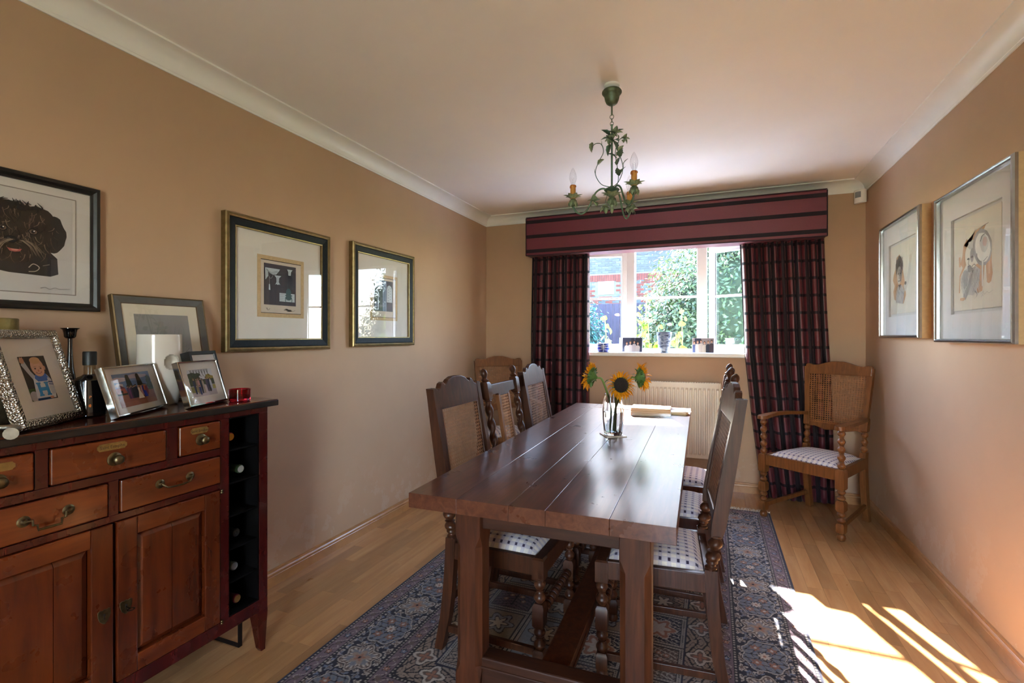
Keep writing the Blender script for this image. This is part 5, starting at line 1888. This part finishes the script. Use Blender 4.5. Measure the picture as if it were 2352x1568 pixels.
La = [([(.44, .82), (.50, .90), (.66, .93), (.74, .93), (.66, .86), (.60, .80), (.54, .70), (.46, .66), (.40, .74), (.30, .84), (.22, .76), (.19, .62), (.14, .52), (.20, .46), (.12, .36), (.10, .12), (.13, .12), (.14, .34), (.22, .42), (.30, .50), (.42, .80)], WASH),
      (stroke([(.12, .62), (.13, .48)], .04), WASH2), ([(.52, .46), (.72, .48), (.70, .34), (.66, .10), (.56, .08), (.50, .22)], WASH), ([(.74, .54), (.86, .58), (.86, .44), (.88, .30), (.85, .20), (.80, .18), (.76, .20), (.74, .40)], WASH), (rect(.79, .30, .83, .48), WASH2),
      ([(.20, .10), (.14, .30), (.20, .40), (.32, .44), (.52, .44), (.62, .38), (.58, .18), (.46, .06), (.30, .08)], GR2), ([(.18, .34), (.24, .42), (.34, .40), (.32, .22), (.24, .16), (.16, .26)], GR), ([(.42, .40), (.56, .40), (.58, .26), (.48, .14), (.40, .20)], '#a39e9c'),
      (blob(.36, .60, .10, .15, 22, .05, 2), '#d9d2c6'), (blob(.42, .74, .09, .06, 18, .15, 3), GR2), (blob(.43, .60, .045, .10, 14, .1, 4), GR), (blob(.34, .56, .03, .014, 8), INK), (blob(.43, .575, .034, .016, 8), INK), (stroke(curve2([(.37, .56), (.34, .50), (.36, .48)]), .012), '#5a5350'), (blob(.36, .455, .04, .02, 10), INK), (blob(.38, .42, .06, .04, 12, .2, 5), '#6b6462'),
      (blob(.66, .66, .20, .25, 28, .03, 7, .5), GR), (blob(.67, .655, .155, .205, 26, .03, 8, .5), '#d5d1cb'), (blob(.70, .70, .09, .12, 20, .08, 9, .4), GR2), (blob(.72, .72, .05, .06, 14, .1, 10), '#b09488'), (stroke(curve2([(.62, .74), (.66, .80), (.72, .82)]), .02, .008), INK), (stroke(curve2([(.55, .86), (.66, .92), (.80, .94)]), .02, .006), '#77726f'), (stroke(curve2([(.54, .60), (.56, .52), (.66, .47), (.78, .52)]), .022, .008), '#77726f'),
      (stroke(curve2([(.50, .44), (.42, .34), (.34, .16), (.24, .04)]), .05, .09), '#8f8986'), (stroke(curve2([(.46, .40), (.38, .26), (.32, .10)]), .012, .004), INK), (blob(.46, .46, .05, .035, 14, .2, 11), '#d5ccbf'), (stroke(curve2([(.42, .44), (.48, .47), (.52, .44)]), .01), INK), (rect(.655, .16, .685, .50), '#d8d4cb'), (stroke([(.655, .14), (.655, .50)], .006), '#8f8986'), (blob(.20, .03, .06, .025, 10, .2, 2), WASH)]
for k in range(60):
    x, y = rg.uniform(.16, .60), rg.uniform(.10, .42)
    La.append((stroke(curve2([(x, y), (x + rg.uniform(-.03, .05), y - .05), (x + rg.uniform(-.05, .06), y - .10)], 3), .008, .002), rg.choice([GR, '#6f6a68', '#d3cec8', '#7d7876'])))
La += [(stroke(curve2([(.66, .06), (.70, .09), (.72, .05), (.78, .08), (.82, .06), (.90, .09)]), .006, .003), '#9b9794'), (stroke(curve2([(.66, .02), (.68, .05), (.70, .03)]), .005), '#9b9794')]
La = [([(u * .92 + .03, v * .80 + .10) for u, v in p], c) for p, c in La]
wash_picture('silver box-framed wash drawing of a horn player, nearer the camera', 2.645, 1.566, .682, .688, La, .40, .40)
Lb = [([(.30, .12), (.16, .16), (.12, .30), (.18, .40), (.10, .50), (.14, .60), (.22, .70), (.26, .88), (.40, .92), (.48, .80), (.56, .56), (.62, .40), (.66, .20), (.56, .06), (.46, .10)], WASH2), ([(.18, .30), (.28, .22), (.34, .10), (.44, .14), (.40, .34), (.26, .44)], WASH),
      (blob(.38, .70, .15, .19, 26, .10, 1), '#5d5350'), (blob(.38, .56, .10, .15, 22, .05, 2), '#cfc2b4'), (blob(.44, .56, .05, .12, 14, .1, 3), '#8d8079'), (blob(.34, .59, .025, .012, 8), INK), (blob(.43, .59, .025, .012, 8), INK), (stroke(curve2([(.385, .58), (.365, .52), (.39, .51)]), .010), '#5a5350'), (stroke(curve2([(.33, .47), (.38, .46), (.43, .475)]), .014), '#5a3f38'),
      ([(.24, .10), (.26, .30), (.36, .40), (.48, .38), (.60, .28), (.54, .06)], GR2), ([(.34, .40), (.40, .30), (.46, .40)], INK), ([(.56, .36), (.68, .44), (.74, .60), (.80, .76), (.86, .74), (.84, .56), (.76, .38), (.62, .26)], '#cbc6be'), (blob(.84, .78, .05, .08, 14, .15, 4), '#cfc2b4'), (stroke([(.84, .82), (.86, .90)], .02), '#cfc2b4'), (stroke([(.87, .80), (.91, .87)], .02), '#cfc2b4'), (blob(.64, .40, .04, .03, 10), '#6b6462')]
for k in range(70):
    x, y = rg.uniform(.24, .54), rg.uniform(.60, .88)
    Lb.append((stroke(curve2([(x, y), (x + rg.uniform(-.03, .03), y - .04), (x + rg.uniform(-.05, .05), y - .08)], 3), .010, .003), rg.choice(['#3f3735', '#6d625e', '#83776f', '#4c4340'])))
for k in range(40):
    x, y = rg.uniform(.22, .60), rg.uniform(.10, .38)
    Lb.append((stroke(curve2([(x, y), (x + .02, y - .04), (x + rg.uniform(-.04, .06), y - .08)], 3), .008, .002), rg.choice([GR, '#6f6a68', '#d3cec8'])))
Lb = [([(u * .98 + .0, v * .84 + .08) for u, v in p], c) for p, c in Lb]
wash_picture('silver box-framed wash drawing of a long-haired figure, nearer the far corner', 3.505, 1.592, .655, .70, Lb, .40, .41)

# ------------------------------------------------------------------ chandelier
VERD = plain('verdigris_metal', '#55705c', .5, .35, var=.35, vscale=45)
VERDL = plain('pale_verdigris', '#7f8f70', .5, .3, var=.35, vscale=60)
RUSTG = plain('rubbed_copper_green', '#5d6a52', .45, .5, var=.45, vscale=25)
CANDLE = plain('candle_sleeve', '#c58a45', .6, var=.1, vscale=40)
DRIP = plain('candle_drip', '#a8632a', .55)
BULB = pane_mat('bulb_glass', (.96, .96, .96), 1.6, .02)
ch = thing('chandelier', 'green metal leafy chandelier with three candle bulbs above the table', 'chandelier', (-.43, 2.27, ZC))
def cz(z): return z - ZC
G().lathe([(.036, cz(2.41)), (.036, cz(2.402)), (.032, cz(2.398)), (.02, cz(2.392))], 28).build('ceiling_rose', WHITE, ch, smooth=40)
G().lathe([(.040, cz(2.385)), (.045, cz(2.378)), (.045, cz(2.372)), (.041, cz(2.366)), (.036, cz(2.362)), (.034, cz(2.352)), (.031, cz(2.338)), (.025, cz(2.325)), (.016, cz(2.318)), (.006, cz(2.316))], 28).build('canopy', RUSTG, ch, smooth=50)
g = G(); g.tube([(-.01, 0, cz(2.386)), (-.012, .004, cz(2.398))], .002, 5); g.tube([(.012, .006, cz(2.386)), (.006, 0, cz(2.40))], .002, 5)
g.build('hook', plain('dark_wire', '#2a211a', .6), ch)
G().tube([(0, 0, cz(2.318)), (0, 0, cz(2.270))], .004, 8).build('drop_tube', RUSTG, ch)
def ringlink(c, r, ax, tr=.0013):
    pts = []
    for k in range(17):
        a = 2 * PI * k / 16
        p = Vector((r * math.cos(a), 0, r * 1.15 * math.sin(a)))
        if ax: p = Vector((0, p.x, p.z))
        pts.append(Vector(c) + p)
    return G().tube(pts, tr, 6)
for k, (z, r) in enumerate(((2.263, .009), (2.246, .008), (2.231, .008))):
    ringlink((0, 0, cz(z)), r, k % 2).build('chain_link', RUSTG, ch)
G().tube([(0, 0, cz(2.228)), (0, 0, cz(1.93))], .0045, 10).build('rod', VERD, ch)
def leaf_mesh(l, w, fold=.25, curl=.2, n=7):
    vs, fs = [], []
    for i in range(n + 1):
        t = i / n
        ww = w * math.sin(PI * min(1, t * .93 + .07) ** .8) * (1 + .10 * (-1) ** i)
        z = curl * l * (t - t * t) * 1.2 - curl * l * t * t * .8
        vs += [(-ww / 2, l * t, z + fold * ww / 2), (0, l * t, z), (ww / 2, l * t, z + fold * ww / 2)]
    for i in range(n):
        a = 3 * i
        fs += [(a, a + 1, a + 4, a + 3), (a + 1, a + 2, a + 5, a + 4)]
    me = bpy.data.meshes.new('leaf')
    me.from_pydata(vs, [], fs)
    me.polygons.foreach_set('use_smooth', [True] * len(me.polygons))
    return me
LEAFS = []
for l, w in ((.052, .033), (.046, .030), (.036, .021)):
    me = leaf_mesh(l, w); me.materials.append(VERDL if l < .05 else VERD); LEAFS.append(me)
PET = leaf_mesh(.024, .023, .15, .3, 5); PET.materials.append(VERDL)
def put(me, name, par, loc, direction, roll=0.0, s=1.0):
    o = bpy.data.objects.new(name, me); COL.objects.link(o); o.parent = par
    o.location = loc
    q = Vector(direction).normalized().to_track_quat('Y', 'Z')
    o.rotation_mode = 'QUATERNION'
    from mathutils import Quaternion
    o.rotation_quaternion = q @ Quaternion((0, 1, 0), roll)
    o.scale = (s, s, s)
    so = o.modifiers.new('sheet', 'SOLIDIFY'); so.thickness = .0009
    return o
def flower(par, c, axis, s=1.0):
    axis = Vector(axis).normalized()
    t1 = axis.cross(Vector((.3, .2, .93))).normalized(); t2 = axis.cross(t1)
    f = G().lathe([(.001, -.003), (.0045, -.001), (.0045, .002), (.002, .004)], 8, c, axis.to_track_quat('Z', 'Y').to_matrix()).build('flower', VERD, par, smooth=60)
    for k in range(5):
        a = 2 * PI * k / 5
        d = (t1 * math.cos(a) + t2 * math.sin(a)) + axis * .35
        o = put(PET, 'petal', f, Vector(c) + d * .002, d, 0, s)
    return f
cr, sr = math.cos(YAW), math.sin(YAW)
def lat(l, dp, z): return (l * cr - dp * sr, l * sr + dp * cr, cz(z))      # l across, dp in depth, z absolute height
rg = random.Random(8)
# cluster at the head of the rod
flower(ch, lat(.012, -.022, 2.178), (.3 * cr + .5 * sr, -.9, .1), 1.25)
flower(ch, lat(-.012, -.018, 2.152), (-.5, -.7, -.3), 1.0)
flower(ch, lat(.004, .016, 2.19), (0, .9, .3), 1.0)
for l, dp, z, d, s in ((-.012, -.01, 2.175, (-.8, -.3, .5), .9), (-.016, .0, 2.165, (-.9, 0, -.1), .7), (.016, 0, 2.185, (.8, -.1, .6), .8), (.0, -.014, 2.150, (.35, -.4, -.8), 1.15), (-.004, .01, 2.14, (-.3, .3, -.9), 1.0), (.012, .01, 2.16, (.5, .6, .3), .9)):
    put(LEAFS[0], 'leaf', ch, lat(l, dp, z), (d[0] * cr - d[1] * sr, d[0] * sr + d[1] * cr, d[2]), 0, s)
# three scrolling vine wires round the rod
vine = [(0, 1.938), (.048, 1.952), (.076, 2.0), (.062, 2.053), (.039, 2.099), (.048, 2.136), (.072, 2.140), (.088, 2.130)]
for k, ang in enumerate((R(180), R(55), R(-62))):
    ca, sa = math.cos(ang), math.sin(ang)
    def vp(r, z, o=0.0): return Vector(lat(r * ca - o * sa, r * sa + o * ca, z))
    pts = spline([vp(r, z) for r, z in vine], 6)
    G().tube(pts, .0017, 6).build('vine', VERD, ch, smooth=60)
    G().tube([vp(.074, 1.99), vp(.079, 2.01), vp(.080, 2.022)], [.0014, .001, .0004], 5).build('tendril', VERD, ch)
    G().tube([vp(.047, 2.130), vp(.046, 2.142), vp(.047, 2.152)], [.0014, .001, .0004], 5).build('tendril', VERD, ch)
    e = vp(.088, 2.130)
    if k == 0:
        put(LEAFS[1], 'leaf', ch, e + Vector((0, 0, .014)), (-.25, 0, -1), .4, 1.0)
    else:
        flower(ch, e, vp(1, 2.2) - vp(0, 2.25), .9)
    for r, z, s in ((.060, 2.060, .9), (.075, 2.015, .8), (.044, 2.09, .95)) if k else ((.066, 2.045, .85),):
        d = vp(r + rg.choice((-.02, .02)), z + .02, rg.uniform(-.02, .02)) - vp(r, z)
        put(LEAFS[rg.randrange(3)], 'leaf', ch, vp(r, z), d, rg.uniform(-1, 1), s)
put(LEAFS[0], 'leaf', ch, lat(-.022, -.012, 2.088), (cr * .9, sr * .9 - .2, -.35), .5, 1.0)
# hub, arms, cups, candles, bulbs
G().lathe([(.006, cz(1.945)), (.016, cz(1.938)), (.030, cz(1.932)), (.036, cz(1.926)), (.030, cz(1.920)), (.012, cz(1.914)), (.010, cz(1.90))], 20).build('hub', VERD, ch, smooth=50)
def cup(c, s=1.0, par=ch):
    x, y, z = c
    b = G().lathe([(.004 * s, -.036 * s), (.012 * s, -.030 * s), (.017 * s, -.018 * s), (.015 * s, -.006 * s), (.010 * s, 0)], 12, c, fn=lambda a, zz: 1 + .12 * math.cos(6 * a)).build('bud_cup', RUSTG, par, smooth=60)
    for k in range(7):
        a = 2 * PI * k / 7
        put(LEAFS[1], 'cup_leaf', b, (x + .006 * math.cos(a), y + .006 * math.sin(a), z - .002), (math.cos(a), math.sin(a), .75), 0, .95 * s)
    for k in range(5):
        a = 2 * PI * (k + .5) / 5
        put(LEAFS[2], 'bud_leaf', b, (x + .015 * math.cos(a) * s, y + .015 * math.sin(a) * s, z - .012 * s), (.25 * math.cos(a), .25 * math.sin(a), -1), 0, .8 * s)
    return b
arm = [(.016, 1.928), (.045, 1.934), (.072, 1.918), (.092, 1.880), (.112, 1.840), (.136, 1.822), (.158, 1.828), (.172, 1.846), (.178, 1.866)]
for k, ang in enumerate((R(170), R(50), R(-70))):
    ca, sa = math.cos(ang), math.sin(ang)
    pts = spline([lat(r * ca, r * sa, z) for r, z in arm], 5)
    G().tube(pts, .0042, 8).build('arm', VERD, ch, smooth=60)
    c = Vector(lat(.178 * ca, .178 * sa, 1.892))
    cup(c)
    cd = G().lathe([(.0125, 0), (.0125, .060), (.0105, .0615), (.001, .0615)], 18, c + Vector((0, 0, .002))).build('candle', CANDLE, ch, smooth=40)
    g = G()
    for q in range(6):
        a = q * 1.05
        h = .008 + .010 * ((q * 37) % 5) / 4
        g.tube([c + Vector((.0128 * math.cos(a), .0128 * math.sin(a), .063)), c + Vector((.0132 * math.cos(a), .0132 * math.sin(a), .063 - h))], [.0024, .0028], 6)
    g.lathe([(.0118, .060), (.0136, .062), (.0125, .065), (.008, .066)], 18, c)
    g.build('wax_drips', DRIP, cd, smooth=60)
    G().lathe([(.0085, .064), (.0085, .070), (.0125, .080), (.0168, .094), (.0172, .104), (.0145, .118), (.0085, .134), (.003, .144), (.0008, .147)], 20, c).build('bulb', BULB, ch, smooth=60)
    G().tube([c + Vector((-.003, 0, .07)), c + Vector((-.004, 0, .098)), c + Vector((.004, 0, .098)), c + Vector((.003, 0, .07))], .0006, 4).build('filament', plain('filament_wire', '#8a8378', .4, .8), ch)
cup(Vector(lat(0, 0, 1.892)), 1.1)
G().lathe([(.009, cz(1.856)), (.006, cz(1.846)), (.009, cz(1.838)), (.007, cz(1.826)), (.001, cz(1.818))], 12).build('drop_finial', VERDL, ch, smooth=60)
G().tube(spline([lat(-.02, -.01, 1.905), lat(-.03, -.015, 1.88), lat(-.034, -.02, 1.85)], 4), .0013, 5).build('tendril', VERD, ch)
flower(ch, lat(-.036, -.02, 1.842), (.1, -.5, -.8), 1.2)
flower(ch, lat(-.082, -.005, 1.872), (.0, -1, .1), 1.25)
flower(ch, lat(.118, .09, 1.86), (.3, -.9, -.2), 1.1)
put(LEAFS[0], 'leaf', ch, lat(.03, -.02, 1.985), (.4, .2, .9), .3, 1.0)

# ------------------------------------------------------------------ sunflowers in a cut-glass vase
VX, VY = -.457, 2.4435
tag(G().box(-.052, .052, -.052, .052, 0, .005).build('coaster', plain('pale_coaster', '#cfc3b4', .5, var=.1), None, bevel=.0015), 'square pale coaster under the glass vase on the table', 'coaster')
bpy.data.objects['coaster'].location = (VX, VY, TZ + .0002)
bpy.data.objects['coaster'].rotation_euler = (0, 0, R(32))
VZ = TZ + .0058
vs_ = thing('glass_vase', 'clear cut-glass vase half full of water holding the sunflowers', 'vase', (VX, VY, VZ))
CRYS = glass_mat('cut_glass', (1, 1, 1), 0.0, 1.35)
fl_fn = lambda a, z: 1 + .035 * math.cos(10 * a)
G().lathe([(.038, 0), (.043, .004), (.046, .03), (.0505, .08), (.0515, .12), (.0475, .165), (.041, .19), (.040, .203), (.0375, .203), (.0385, .19), (.0445, .165), (.048, .12), (.047, .08), (.042, .03), (.036, .014), (.001, .012)], 60, fn=fl_fn).build('glass_body', CRYS, vs_, smooth=60)
G().lathe([(.001, .0135), (.0355, .0145), (.0415, .03), (.0463, .08), (.0470, .112), (.001, .112)], 40).build('water', glass_mat('water', (.97, .99, 1), 0, 1.12), vs_, smooth=50)
SFSTEM = plain('sunflower_stem', '#6f8440', .55, var=.15)
SFDISC = plain('sunflower_disc', '#201512', .85, var=.5, vscale=150, bump=.8, bscale=260, bdist=.006)
SFGRN = plain('sunflower_bract', '#4c6a2c', .6, var=.25, vscale=40)
SFYEL = leaf_mat('sunflower_petal', '#f2ab0c', '#f2ab0c', .45, .5)
spet = leaf_mesh(.042, .0165, .25, .25, 6); spet.materials.append(SFYEL)
spet2 = leaf_mesh(.034, .0150, .3, -.3, 6); spet2.materials.append(SFYEL)
sbr = leaf_mesh(.030, .014, .2, .2, 5); sbr.materials.append(SFGRN)
def sunflower(label, head, axis, base, mid, R0, seed):
    t = thing('sunflower', label, 'sunflower', (VX, VY, VZ), 0, 'sunflowers in the vase')
    head, axis = Vector(head), Vector(axis).normalized()
    rgs = random.Random(seed)
    neck = head - axis * .034
    G().tube(spline([base, mid, neck - axis * .03 + Vector((0, 0, -.006)), neck], 6), .0048, 8).build('stem', SFSTEM, t, smooth=60)
    m3 = axis.to_track_quat('Z', 'Y').to_matrix()
    G().lathe([(.005, -.036), (.010, -.028), (.022, -.018), (R0 + .006, -.006), (R0 + .007, .001), (R0, .003)], 24, head, m3).build('receptacle', SFGRN, t, smooth=60)
    G().lathe([(R0 + .001, .001), (R0, .006), (R0 * .7, .010), (R0 * .35, .009), (.002, .007)], 28, head, m3).build('disc', SFDISC, t, smooth=60)
    t1 = m3 @ Vector((1, 0, 0)); t2 = m3 @ Vector((0, 1, 0))
    for ring, (n, me_, lift) in enumerate(((26, spet, .25), (24, spet2, .6))):
        for k in range(n):
            a = 2 * PI * (k + .5 * ring + rgs.uniform(-.25, .25)) / n
            d = t1 * math.cos(a) + t2 * math.sin(a)
            dd = d + axis * (lift + rgs.uniform(-.25, .25))
            put(me_, 'petal', t, head + d * (R0 - .001) + axis * .001, dd, rgs.uniform(-.5, .5), rgs.uniform(.85, 1.12))
    for k in range(16):
        a = 2 * PI * (k + rgs.uniform(-.3, .3)) / 16
        d = t1 * math.cos(a) + t2 * math.sin(a)
        put(sbr, 'bract', t, head + d * (R0 * .75) - axis * .010, d * 1.0 - axis * (.15 + rgs.uniform(-.2, .3)) if k % 2 else d * .9 + axis * .1, rgs.uniform(-.4, .4), rgs.uniform(.75, 1.1))
    return t
def vl(l, dp, z): return (l * cr - dp * sr, l * sr + dp * cr, z)
def ax3(l, dp, z): return Vector((l * cr - dp * sr, l * sr + dp * cr, z))
K = 2.435 / 1128
sunflower('middle sunflower facing the camera above the vase', vl(.026, -.055, .25), ax3(.14, -.98, .12), vl(.008, -.004, .016), vl(.012, -.005, .13), .036, 1)
sunflower('left sunflower turned away showing its green back', vl(-.112, -.012, .292), ax3(-.80, .48, .25), vl(-.012, .006, .016), vl(-.012, .0, .14), .036, 2)
sunflower('right sunflower seen in profile facing the radiator side', vl(.148, .03, .282), ax3(.97, .18, .1), vl(.004, .012, .016), vl(.018, .01, .14), .036, 3)
lf = leaf_mesh(.05, .028, .2, .3, 7); lf.materials.append(SFGRN)
o = put(lf, 'leaf', bpy.data.objects['sunflower.001'], vl(-.045, .0, .245), ax3(.5, -.3, .8), .3, .9)

# ------------------------------------------------------------------ things at the far end of the table
def bk(name, label, cat, x, y, rz, w, d, h, cols, seed):
    t = thing(name, label, cat, (x, y, TZ + .0004), rz)
    rgs = random.Random(seed)
    n = max(4, int(h / .004))
    for k in range(n):
        e = rgs.uniform(-.002, .002); f = rgs.uniform(-.002, .002)
        G().box(-w / 2 + e, w / 2 + e, -d / 2 + f, d / 2 + f, k * h / n, (k + 1) * h / n - .0004).build('sheet_block', plain(cols[k % len(cols)][0], cols[k % len(cols)][1], .8, var=.08), t, bevel=.0006, segs=1)
    return t
CR = [('cream_paper', '#d9c69c'), ('buff_paper', '#cdb788'), ('pale_cream_paper', '#e2d3ae')]
t = bk('paper_stack', 'thick cream stack of papers in the sunshine behind the vase', 'papers', -.360, 3.20, R(3), .235, .16, .048, CR, 1)
g = G(); g.box(.121, .123, -.082, .082, 0, .045); g.box(-.12, .122, -.084, -.0825, 0, .02)
g.build('clear_holder', pane_mat('acrylic', (.97, .98, 1), 1.2), t)
t = bk('booklet', 'small pile of cream cards near the right corner of the table', 'cards', -.20, 3.27, R(-8), .105, .08, .016, CR, 2)
o = G().box(-.045, .075, -.03, .06, .0166, .0178).build('loose_card', plain('cream_card', '#e3d6bc', .75), t); o.rotation_euler = (0, R(-3), R(14))

# ------------------------------------------------------------------ alarm sensor in the right back corner
t = thing('motion_sensor', 'white motion sensor high in the right back corner', 'sensor', (XR - .045, YB - .045, 2.232), R(-135))
body = [(-.042, -.010), (.042, -.010)] + [(.042 * math.cos(a), -.006 + .036 * math.sin(a)) for a in np.linspace(.12, PI - .12, 11)]
G().prism(body, 0, .098, lambda a, b, d: (b, a, d)).build('housing', WHITE, t, bevel=.004)
lens = [(.030 * math.sin(a), .0010 + .034 * math.cos(a)) for a in np.linspace(-.95, .95, 9)] + [(.020, .008), (-.020, .008)]
G().prism(lens, .038, .080, lambda a, b, d: (b, a, d)).build('lens', plain('grey_lens', '#8b8d92', .4), t)

# ------------------------------------------------------------------ things on the window sill
ZS = SILL + .0004
t = thing('blue_candle_jar', 'dark blue patterned glass candle jar on the window sill', 'candle jar', (-.905, 4.385, ZS))
G().lathe([(.050, 0), (.055, .003), (.056, .05), (.056, .078), (.053, .079), (.052, .01), (.001, .008)], 36).build('jar', plain('cobalt_glass', '#2a3f9a', .1, var=.35, vscale=30, coat=.6), t, smooth=40)
g = G()
for z, a0 in ((.020, 0), (.046, 1.1), (.064, 2.0)):
    g.tube([(.0568 * math.cos(a), .0568 * math.sin(a), z + .003 * math.sin(3 * a + a0)) for a in np.linspace(0, 2 * PI, 49)], .0016, 5)
for k in range(3):
    a = -PI / 2 + .15 * k
    g.tube([(.0572 * math.cos(a + .14 * math.cos(q)), .0572 * math.sin(a + .14 * math.cos(q)), .045 + .014 * math.sin(q)) for q in np.linspace(0, 2 * PI, 17)], .0012, 5)
g.build('white_swirls', plain('white_enamel', '#dfe3ee', .4), t)
def sill_photo(label, x, y, w, h, layers):
    t = thing('snapshot', label, 'photograph', (x, y, ZS + .003), rot=fmat((-.12, -1), R(9)), group='photographs on the window sill')
    G().box(-w / 2 - .002, w / 2 + .002, 0, h, -.006, -.001).build('clear_block', pane_mat('acrylic', (.97, .98, 1), 1.2), t)
    G().box(-w / 2, w / 2, .0, h, -.001, 0).build('card', plain('photo_card', '#d8dade', .6), t)
    paint('photograph_print', w - .004, h - .004, layers, t, .0003, (0, h / 2))
    return t
def crowd(bg, xs, cols, top):
    L_ = [(rect(0, 0, 1, 1), bg)]
    for i, x in enumerate(xs):
        c = cols[i % len(cols)]
        tp = top + .05 * ((i * 7) % 3 - 1)
        L_.append(([(x - .10, 0), (x - .11, tp - .35), (x - .08, tp - .24), (x, tp - .20), (x + .08, tp - .24), (x + .11, tp - .35), (x + .10, 0)], c))
        L_.append((blob(x, tp - .06, .055, .105, 12), ['#6a4a38', '#8a6a4c', '#3a2a26'][i % 3]))
        L_.append((blob(x, tp - .10, .042, .085, 12), '#d9b3a0'))
    return L_
La_ = crowd('#3f4a66', [.22, .40, .60, .78], ['#d6d2da', '#e2dfe4', '#cfcad4', '#d9d5dc'], .72)
La_.insert(1, (rect(.44, .4, .94, 1), '#2e3448')); La_.insert(2, (rect(.60, .5, .65, 1), '#59688a'))
sill_photo('small photograph of four people in pale dresses standing on the sill', -.655, 4.385, .178, .128, La_)
Lb_ = crowd('#a49fa8', [.08, .24, .40, .57, .74, .90], ['#4a5a8a', '#e0dcdc', '#d3cfcf', '#e4dfda', '#2f3a52', '#4a4252'], .80)
Lb_.insert(1, (rect(.10, .6, .40, 1), '#3a3f5a'))
sill_photo('small photograph of six people in a row on the right of the sill', -.075, 4.375, .170, .124, Lb_)
t = thing('tumbler_vase', 'tapered grey-blue marbled glass vase on the middle of the sill', 'vase', (-.385, 4.40, ZS))
def marble():
    m, nt, N, L, bs = new_mat('marbled_glass')
    v = _coord(nt, 'Object', (1, 1, 4))
    f = _noise(nt, v, 12, 5, .6, 1.5)
    L.new(_ramp(nt, f, [(.35, lin('#2f3350')), (.5, lin('#8f9fb8')), (.65, lin('#c8d0dc'))]), bs.inputs['Base Color'])
    bs.inputs['Roughness'].default_value = .1
    bs.inputs['Transmission Weight'].default_value = .35
    return m
G().lathe([(.044, .0), (.046, .004), (.050, .05), (.062, .145), (.066, .178), (.062, .178), (.058, .145), (.046, .05), (.001, .03)], 36).build('glass_body', marble(), t, smooth=40)
